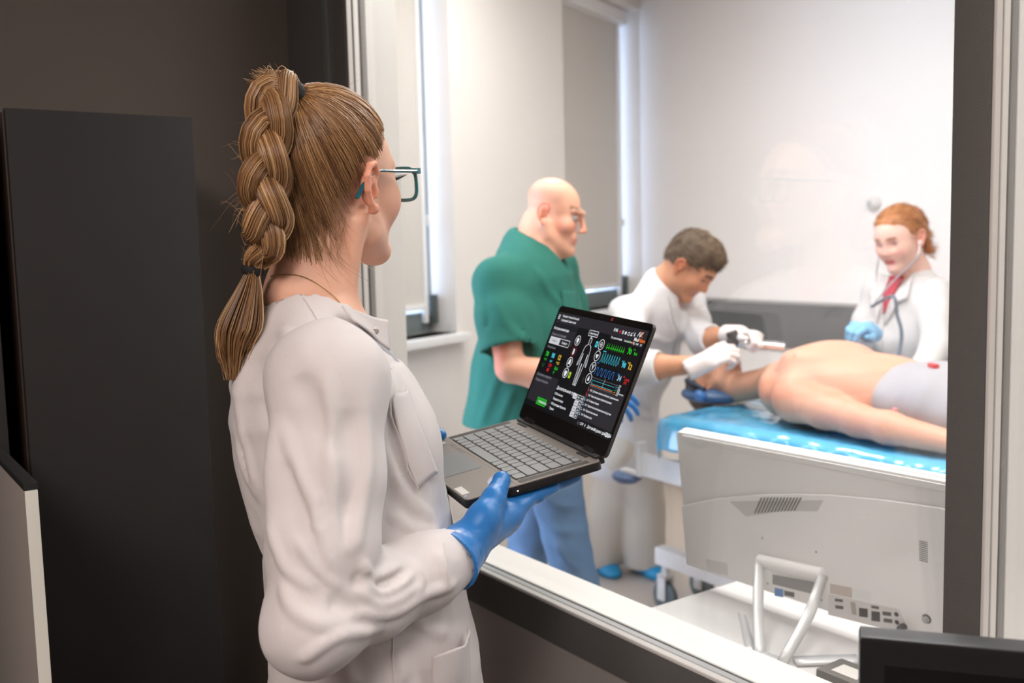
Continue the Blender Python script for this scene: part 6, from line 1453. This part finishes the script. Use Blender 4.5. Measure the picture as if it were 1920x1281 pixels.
hair_tufts(F, hr3, 'hair_strands', m_h2, 2600, 0.03, lambda P: np.tile(-HA[:, 1] - HA[:, 2] * 0.25, (len(P), 1)), (srgb(150, 88, 50), srgb(222, 164, 112)), 4, 0.001, lift=0.12)
F = Field((OB[0] - 0.38, OB[1] - 0.38, 0.45), (OB[0] + 0.38, OB[1] + 0.38, nz + 0.08), 0.0065); F.frame(OB, AB)
F.loft([((0, -0.005, nz - 0.03), (0.075, 0.06)), ((0, 0, nz - 0.06), (0.135, 0.08)), ((0, 0.01, nz - 0.12), (0.175, 0.105)), ((0, 0.02, nz - 0.25), (0.165, 0.125)), ((0, 0.015, nz - 0.40), (0.150, 0.115)), ((0, 0.01, nz - 0.55), (0.18, 0.14)), ((0, 0.01, 0.5), (0.21, 0.17))], (1, 0, 0), 0.04)
F.frame(); F.cap(NB, NB + (0, 0, 0.1), 0.056, 0.07, 0.008, 's'); F.cap(bp(0, 0.07, nz - 0.02), bp(0, 0.17, nz - 0.13), 0.046, 0.006, 0.006, 's')
F.disp(lambda X, Y, Z: 0.004 * vnoise((X, Y, Z * 0.5), 20, 72) + 0.008 * np.abs(vnoise((X, Y, Z * 0.5), 20, 73)))
FC3 = F; ct = wpart('coat', F.mesh(), m_coat2, w)
for a, b, c in ((SHR, ELR, WRR), (SHL, ELL, WRL)):
    lo, hi = bounds([a, b, c], 0.11); F = Field(lo, hi, 0.0055); F.cap(bp(0, 0, nz - 0.09) * 0.35 + a * 0.65, a, 0.055, 0.062, 0.03); F.chain([a, (a + b) / 2, b], [0.062, 0.056, 0.052], 0.03); F.chain([b, c], [0.052, 0.042], 0.02)
    F.disp(lambda X, Y, Z: 0.004 * vnoise((X, Y, Z * 0.6), 28, 74) + 0.007 * np.abs(vnoise((X, Y, Z), 26, 75))); d = unit(c - b); F.cap(c - d * 0.02, c + d * 0.1, 0.034, None, 0.003, 's'); F.cut(c, d); wpart('sleeve', F.mesh(), m_coat2, ct)
# lapels and red blouse
def tri_sheet(nm, pts, m, parent, th=0.006):
    bm = bmesh.new(); vs = [bm.verts.new(p) for p in pts]; bm.faces.new(vs); bmesh.ops.triangulate(bm, faces=bm.faces[:]); bmesh.ops.subdivide_edges(bm, edges=bm.edges[:], cuts=3, use_grid_fill=True)
    o = wpart(nm, to_mesh(bm, sm=3), m, parent); md = o.modifiers.new('t', 'SOLIDIFY'); md.thickness = th; md.offset = 0; return o
for q in (-1, 1):
    tri_sheet('lapel', [bp(q * 0.055, 0.035, nz + 0.012), bp(q * 0.085, 0.085, nz - 0.03), bp(q * 0.105, 0.118, nz - 0.085), bp(q * 0.07, 0.130, nz - 0.10), bp(q * 0.022, 0.146, nz - 0.19), bp(q * 0.034, 0.105, nz - 0.07)], m_coat2, ct)
tri_sheet('blouse', [bp(-0.035, 0.075, nz - 0.01), bp(0.035, 0.075, nz - 0.01), bp(0.022, 0.115, nz - 0.085), bp(0.0, 0.132, nz - 0.15), bp(-0.022, 0.115, nz - 0.085)], mat('red_blouse', srgb(190, 30, 62), 0.7), w, 0.01)
seam(FC3, [(1660, 590), (1655, 650), (1650, 690)], 'front_edge', mat('placket_grey', srgb(196, 190, 186), 0.8), ct, 0.003, z=(2.5, 5))
for k_, (b, a, t_) in enumerate(((WRR, ELR, at_z(1606, 610, 3.44)), (WRL, ELL, at_z(1712, 722, 3.28)))):
    d = unit(t_ - b); lo, hi = bounds([b, b + d * 0.18], 0.09); F = Field(lo, hi, 0.003); add_hand(F, b, hand_frame(d, CU * 0.8 - CF * 0.4, -CF - CU * 0.2), 1, 0.85 if k_ == 0 else 0.3, s=0.92, spread=0.03); F.cap(b - d * 0.03, b + d * 0.02, 0.032, 0.031, 0.01)
    wpart('glove', F.mesh(), mat('pale_blue_nitrile', srgb(122, 182, 222), 0.45), w)
F = Field((OB[0] - 0.3, OB[1] - 0.3, 0.0), (OB[0] + 0.3, OB[1] + 0.3, 0.75), 0.009); F.frame(OB, AB)
for q in (-1, 1): F.chain([(q * 0.09, 0.0, 0.68), (q * 0.09, 0.02, 0.45), (q * 0.09, 0, 0.06)], [0.085, 0.07, 0.06], 0.02)
F.frame(); F.cut((0, 0, 0.05), (0, 0, -1)); wpart('trousers', F.mesh(), MATS['cream_trousers'], w)
for q in (-1, 1): shoe(w, bp(q * 0.09, 0.0, 0.0), math.radians(196), m_cov, name='shoe_cover')
# stethoscope
st = thing('stethoscope', 'grey stethoscope hanging from the ears of the red-haired person', 'stethoscope', tuple(bp(0, 0.15, nz - 0.2)))
m_tub = mat('tube_grey_blue', srgb(96, 108, 122), 0.45); yk = bp(0.02, 0.17, nz - 0.12)
for q in (-1, 1):
    e_ = hp(q * 0.088, 0.008, -0.02); wpart('ear_tube', tube([e_, hp(q * 0.088, 0.05, -0.07), bp(q * 0.045, 0.135, nz - 0.03), yk], 0.0032, 26, 8), mat('steth_steel', srgb(200, 200, 202), 0.3, metal=0.7), st)
    wpart('ear_tip', lathe([(0, -0.006), (0.006, -0.004), (0.0075, 0.002), (0.005, 0.008), (0, 0.009)], 14, M=Matrix.Translation(e_)), mat('eartip_white', srgb(235, 232, 230), 0.4), st)
tub_ = [yk, at_z(1674, 556, 3.565), at_z(1682, 590, 3.56), at_z(1690, 620, 3.555), at_z(1688, 650, 3.55), at_z(1676, 690, 3.50), at_z(1660, 712, 3.42)]
wpart('tube', tube(tub_, 0.0065, 40, 10), m_tub, st)
wpart('chest_piece', cyl(at_z(1660, 712, 3.42), at_z(1657, 722, 3.42), 0.02, None, 24), MATS['steth_steel'], st)
# ------------------------------------------------------------------ training manikin on the bed
PY = 2.66; PB = BH + 0.008
def ay(px, py, Y=PY): return at_y(px, py, Y)
w = thing('training_manikin', 'bare-chested patient manikin lying on its back on the blue sheet', 'manikin', (-1.6, PY, PB))
hz_ = 0.985
HX = ay(1338, 715, PY)[0]
RH = np.stack([np.array([0, -1.0, 0]), np.array([0.10, 0, 0.995]), np.array([-0.995, 0, 0.10])], 1)     # right = -Y, forward = up, up = -X
tq = math.radians(14); RH = np.stack([RH[:, 0], RH[:, 1] * math.cos(tq) + RH[:, 2] * math.sin(tq), RH[:, 2] * math.cos(tq) - RH[:, 1] * math.sin(tq)], 1)
HO = np.array([HX + 0.01, PY, ay(1338, 722, PY)[2] + 0.004]); HS5 = 1.0
chx = ay(1560, 700, PY)[0]; shx = ay(1474, 700, PY)[0]; wax = ay(1700, 720, PY)[0]
ctop = ay(1545, 649, PY)[2]; stop_ = ay(1470, 690, PY)[2]; wtop = ay(1700, 682, PY)[2]
SR = at_y(1492, 742, PY - 0.185); SR[2] = PB + 0.078; ER = at_y(1610, 778, PY - 0.235); ER[2] = PB + 0.058; WRm = at_y(1800, 815, PY - 0.235); WRm[2] = PB + 0.036
SL = np.array([SR[0], PY + 0.20, PB + 0.075]); EL_ = np.array([ER[0], PY + 0.245, PB + 0.05]); WL = np.array([WRm[0], PY + 0.245, PB + 0.036])
F = Field((HO[0] - 0.16, PY - 0.36, PB - 0.03), (wax + 1.0, PY + 0.36, max(ctop, HO[2] + 0.13) + 0.05), 0.0055)
add_head(F, HO, RH, HS5)
hp = lambda x, y, z: HO + RH @ (np.array([x, y, z]) * HS5)
nk = np.array([shx + 0.0, PY, PB + 0.112])
F.cap(hp(0, -0.025, -0.05), nk, 0.050, 0.054, 0.02)
Zc = lambda top: (top + PB) / 2
secs = [(shx - 0.02, 0.065, 0.045, PB + 0.105), (shx + 0.035, 0.15, 0.066, PB + 0.105), (shx + 0.08, 0.185, (stop_ - PB) / 2 + 0.012, Zc(stop_) + 0.012), (chx, 0.19, (ctop - PB) / 2, Zc(ctop)), (chx + 0.14, 0.172, (ctop - PB) / 2 - 0.012, Zc(ctop) - 0.010), (wax - 0.05, 0.165, (wtop - PB) / 2 + 0.002, Zc(wtop)), (wax + 0.12, 0.175, (wtop - PB) / 2 - 0.005, Zc(wtop)), (wax + 0.22, 0.16, 0.085, PB + 0.088)]
F.loft([(np.array([x, PY, z]), (hw, hd)) for x, hw, hd, z in secs], (0, 1, 0), 0.05)
for q in (-1, 1): F.ell((chx - 0.03, PY + q * 0.075, ctop - 0.034), (0.08, 0.075, 0.026), 0.06)
F.cap((chx + 0.14, PY, ctop - 0.005), (wax - 0.02, PY, wtop + 0.01), 0.008, 0.006, 0.03, 's'); F.ball((wax - 0.10, PY, wtop + 0.008), 0.012, 0.012, 's')
for s_, e, wr in ((SR, ER, WRm), (SL, EL_, WL)):
    F.ball(s_ + (0.0, 0, 0.008), 0.072, 0.035); F.chain([s_, (s_ + e) / 2, e], [0.062, 0.054, 0.045], 0.022); F.chain([e, e * 0.68 + wr * 0.32, wr], [0.046, 0.045, 0.030], 0.02)
    add_hand(F, wr, np.stack([np.array([0, 1.0 if s_[1] > PY else -1.0, 0]) * -1, np.array([1.0, 0, 0]), np.array([0, 0, 1.0])], 1), 1, 0.2)
for q in (-1, 1): F.chain([(wax + 0.18, PY + q * 0.095, PB + 0.088), (wax + 0.56, PY + q * 0.11, PB + 0.07), (wax + 0.93, PY + q * 0.11, PB + 0.055)], [0.09, 0.062, 0.046], 0.03)
F.ridge([s_ for s_ in (SR + (0.07, -0.05, 0.05), SR + (0.075, -0.075, 0.0), SR + (0.07, -0.06, -0.04))], 0.008, -0.004)
def mani(V): 
    C = face_cols(V, HO, RH, HS5, np.array(srgb(212, 158, 132)), brow=srgb(150, 100, 75), lips=srgb(200, 120, 105), flush=0.3)
    hw_ = np.clip(((nk[0] - 0.03) - V[:, 0]) * 30, 0, 1)[:, None]; C = C * (1 - hw_ * 0.4) + np.array(srgb(196, 140, 108)) * hw_ * 0.4  # browner head and neck: their shading is put into the skin colour
    for q in (-1, 1):
        n_ = np.exp(-(((V[:, 0] - chx + 0.02) ** 2 + (V[:, 1] - PY - q * 0.095) ** 2) / 0.00018)) * (V[:, 2] > ctop - 0.07); C = C * (1 - 0.35 * n_[:, None]) + np.array(srgb(200, 125, 105)) * 0.35 * n_[:, None]
    return C.astype(np.float32)
me = F.mesh(); vertcol(me, mani); FM = F; mb = wpart('body', me, m_skin, w); eyes(mb, HO, RH, HS5, look=0.0)
F = Field(HO - 0.15, HO + 0.15, 0.004); F.frame(HO, RH); F.ell((0, -0.016, 0.044), (0.079, 0.097, 0.080), 0); F.bx((0, 0.10, -0.02), (0.12, 0.06, 0.085), None, 0.03, 0.015, 's'); F.bx((0, 0.02, -0.075), (0.12, 0.12, 0.06), None, 0.02, 0.01, 's'); F.frame(); F.disp(lambda X, Y, Z: 0.002 * vnoise((X, Y, Z), 120, 81))
wpart('hair', F.mesh(), mat('manikin_hair', srgb(88, 66, 52), 0.6, noise=0.4, nscale=120), w)
# grey shorts
F = Field((wax - 0.06, PY - 0.32, PB - 0.03), (wax + 0.55, PY + 0.32, wtop + 0.08), 0.006)
F.loft([(np.array([wax, PY, Zc(wtop)]), (0.178, (wtop - PB) / 2 + 0.010)), (np.array([wax + 0.12, PY, Zc(wtop)]), (0.19, (wtop - PB) / 2 + 0.006)), (np.array([wax + 0.24, PY, PB + 0.095]), (0.20, 0.10))], (0, 1, 0), 0.04)
for q in (-1, 1): F.chain([(wax + 0.18, PY + q * 0.095, PB + 0.10), (wax + 0.48, PY + q * 0.11, PB + 0.085)], [0.102, 0.092], 0.03)
F.disp(lambda X, Y, Z: 0.005 * vnoise((X, Y * 0.6, Z), 22, 82) + 0.010 * np.abs(vnoise((X, Y * 0.7, Z), 22, 83))); F.cut((wax, 0, 0), (-1, 0, 0)); F.cut((wax + 0.5, 0, 0), (1, 0, 0)); F.cut((0, 0, PB - 0.002), (0, 0, -1))
FSH = F; wpart('shorts', F.mesh(), mat('grey_shorts', srgb(166, 162, 166), 0.85), w)
for (px, py, c, r) in ((1690, 772, srgb(232, 226, 228), 0.010), (1678, 771, srgb(225, 150, 150), 0.008)):
    p = FM.hit(px, py, 1.5, 4)
    if p is not None: wpart('injection_cap', lathe([(0, -0.002), (r, 0), (r * 0.9, 0.008), (0, 0.01)], 14, M=Matrix.Translation(p)), mat('cap_%d' % px, c, 0.4), w)
for (px, py, r) in ((1455, 694, 0.006), (1490, 668, 0.005)):
    p = FM.hit(px, py, 1.5, 4)
    if p is not None: wpart('sensor_mark', lathe([(0, -0.002), (r, 0), (r * 0.7, 0.0015), (0, 0.002)], 14, M=Matrix.Translation(p) @ Vector(FM.normals(p[None])[0]).to_track_quat('Z', 'Y').to_matrix().to_4x4()), mat('mark_brown', srgb(150, 100, 78), 0.6), w)
# dark blue ring pillow under the head, with a blue knob
hr_ = thing('head_rest', 'dark blue ring-shaped head rest with a blue knob under the manikin head', 'head rest', (HO[0] - 0.01, PY, PB))
F = Field((HO[0] - 0.16, PY - 0.17, PB - 0.01), (HO[0] + 0.16, PY + 0.17, PB + 0.13), 0.005)
F.ell((HO[0] + 0.0, PY, PB + 0.026), (0.125, 0.125, 0.036), 0.0); F.frame(HO, RH * HS5 * 1.02); F.ell((0, -0.012, 0.036), (0.079, 0.098, 0.082), 0.01, 's'); F.frame(); F.cap((HO[0] + 0.09, PY, PB + 0.09), (HO[0] + 0.2, PY, PB + 0.11), 0.06, None, 0.01, 's'); F.cut((0, 0, PB + 0.001), (0, 0, -1))
wpart('cushion', F.mesh(), mat('navy_vinyl', srgb(52, 84, 122), 0.4), hr_)
pk = at_y(1314, 742, PY - 0.118); wpart('knob', lathe([(0, -0.02), (0.016, -0.018), (0.021, -0.004), (0.02, 0.012), (0.012, 0.02), (0, 0.021)], 20, M=Matrix.Translation(pk) @ Matrix.Rotation(math.pi / 2, 4, 'X')), mat('knob_blue', srgb(70, 120, 180), 0.35), hr_)
wpart('strap', tube([pk + (0, 0.01, 0), np.array([HO[0] - 0.05, PY - 0.10, PB + 0.08]), np.array([HO[0] + 0.06, PY - 0.118, PB + 0.06])], 0.008, 14, 8), mat('strap_dark', srgb(44, 52, 66), 0.6), hr_)
# small red marker lying by the far hand
pm = FSH.hit(1750, 690, 1.5, 4.5); pm = (pm if pm is not None else at_z(1750, 690, 3.0)) + np.array([0, 0, 0.006]); rm = thing('red_clip', 'small red clip on the grey shorts of the manikin', 'clip', tuple(pm))
rv = unit(CR); wpart('body', box((-0.022, -0.008, -0.006), (0.022, 0.008, 0.006), 0.002, M=Matrix.Translation(pm) @ Matrix.Rotation(math.radians(-35), 4, 'Z')), mat('clip_red', srgb(205, 30, 36), 0.4), rm); wpart('jaw', box((-0.022, -0.004, -0.006), (-0.016, 0.004, 0.0), 0.001, M=Matrix.Translation(pm) @ Matrix.Rotation(math.radians(-35), 4, 'Z')), m_lg, rm)
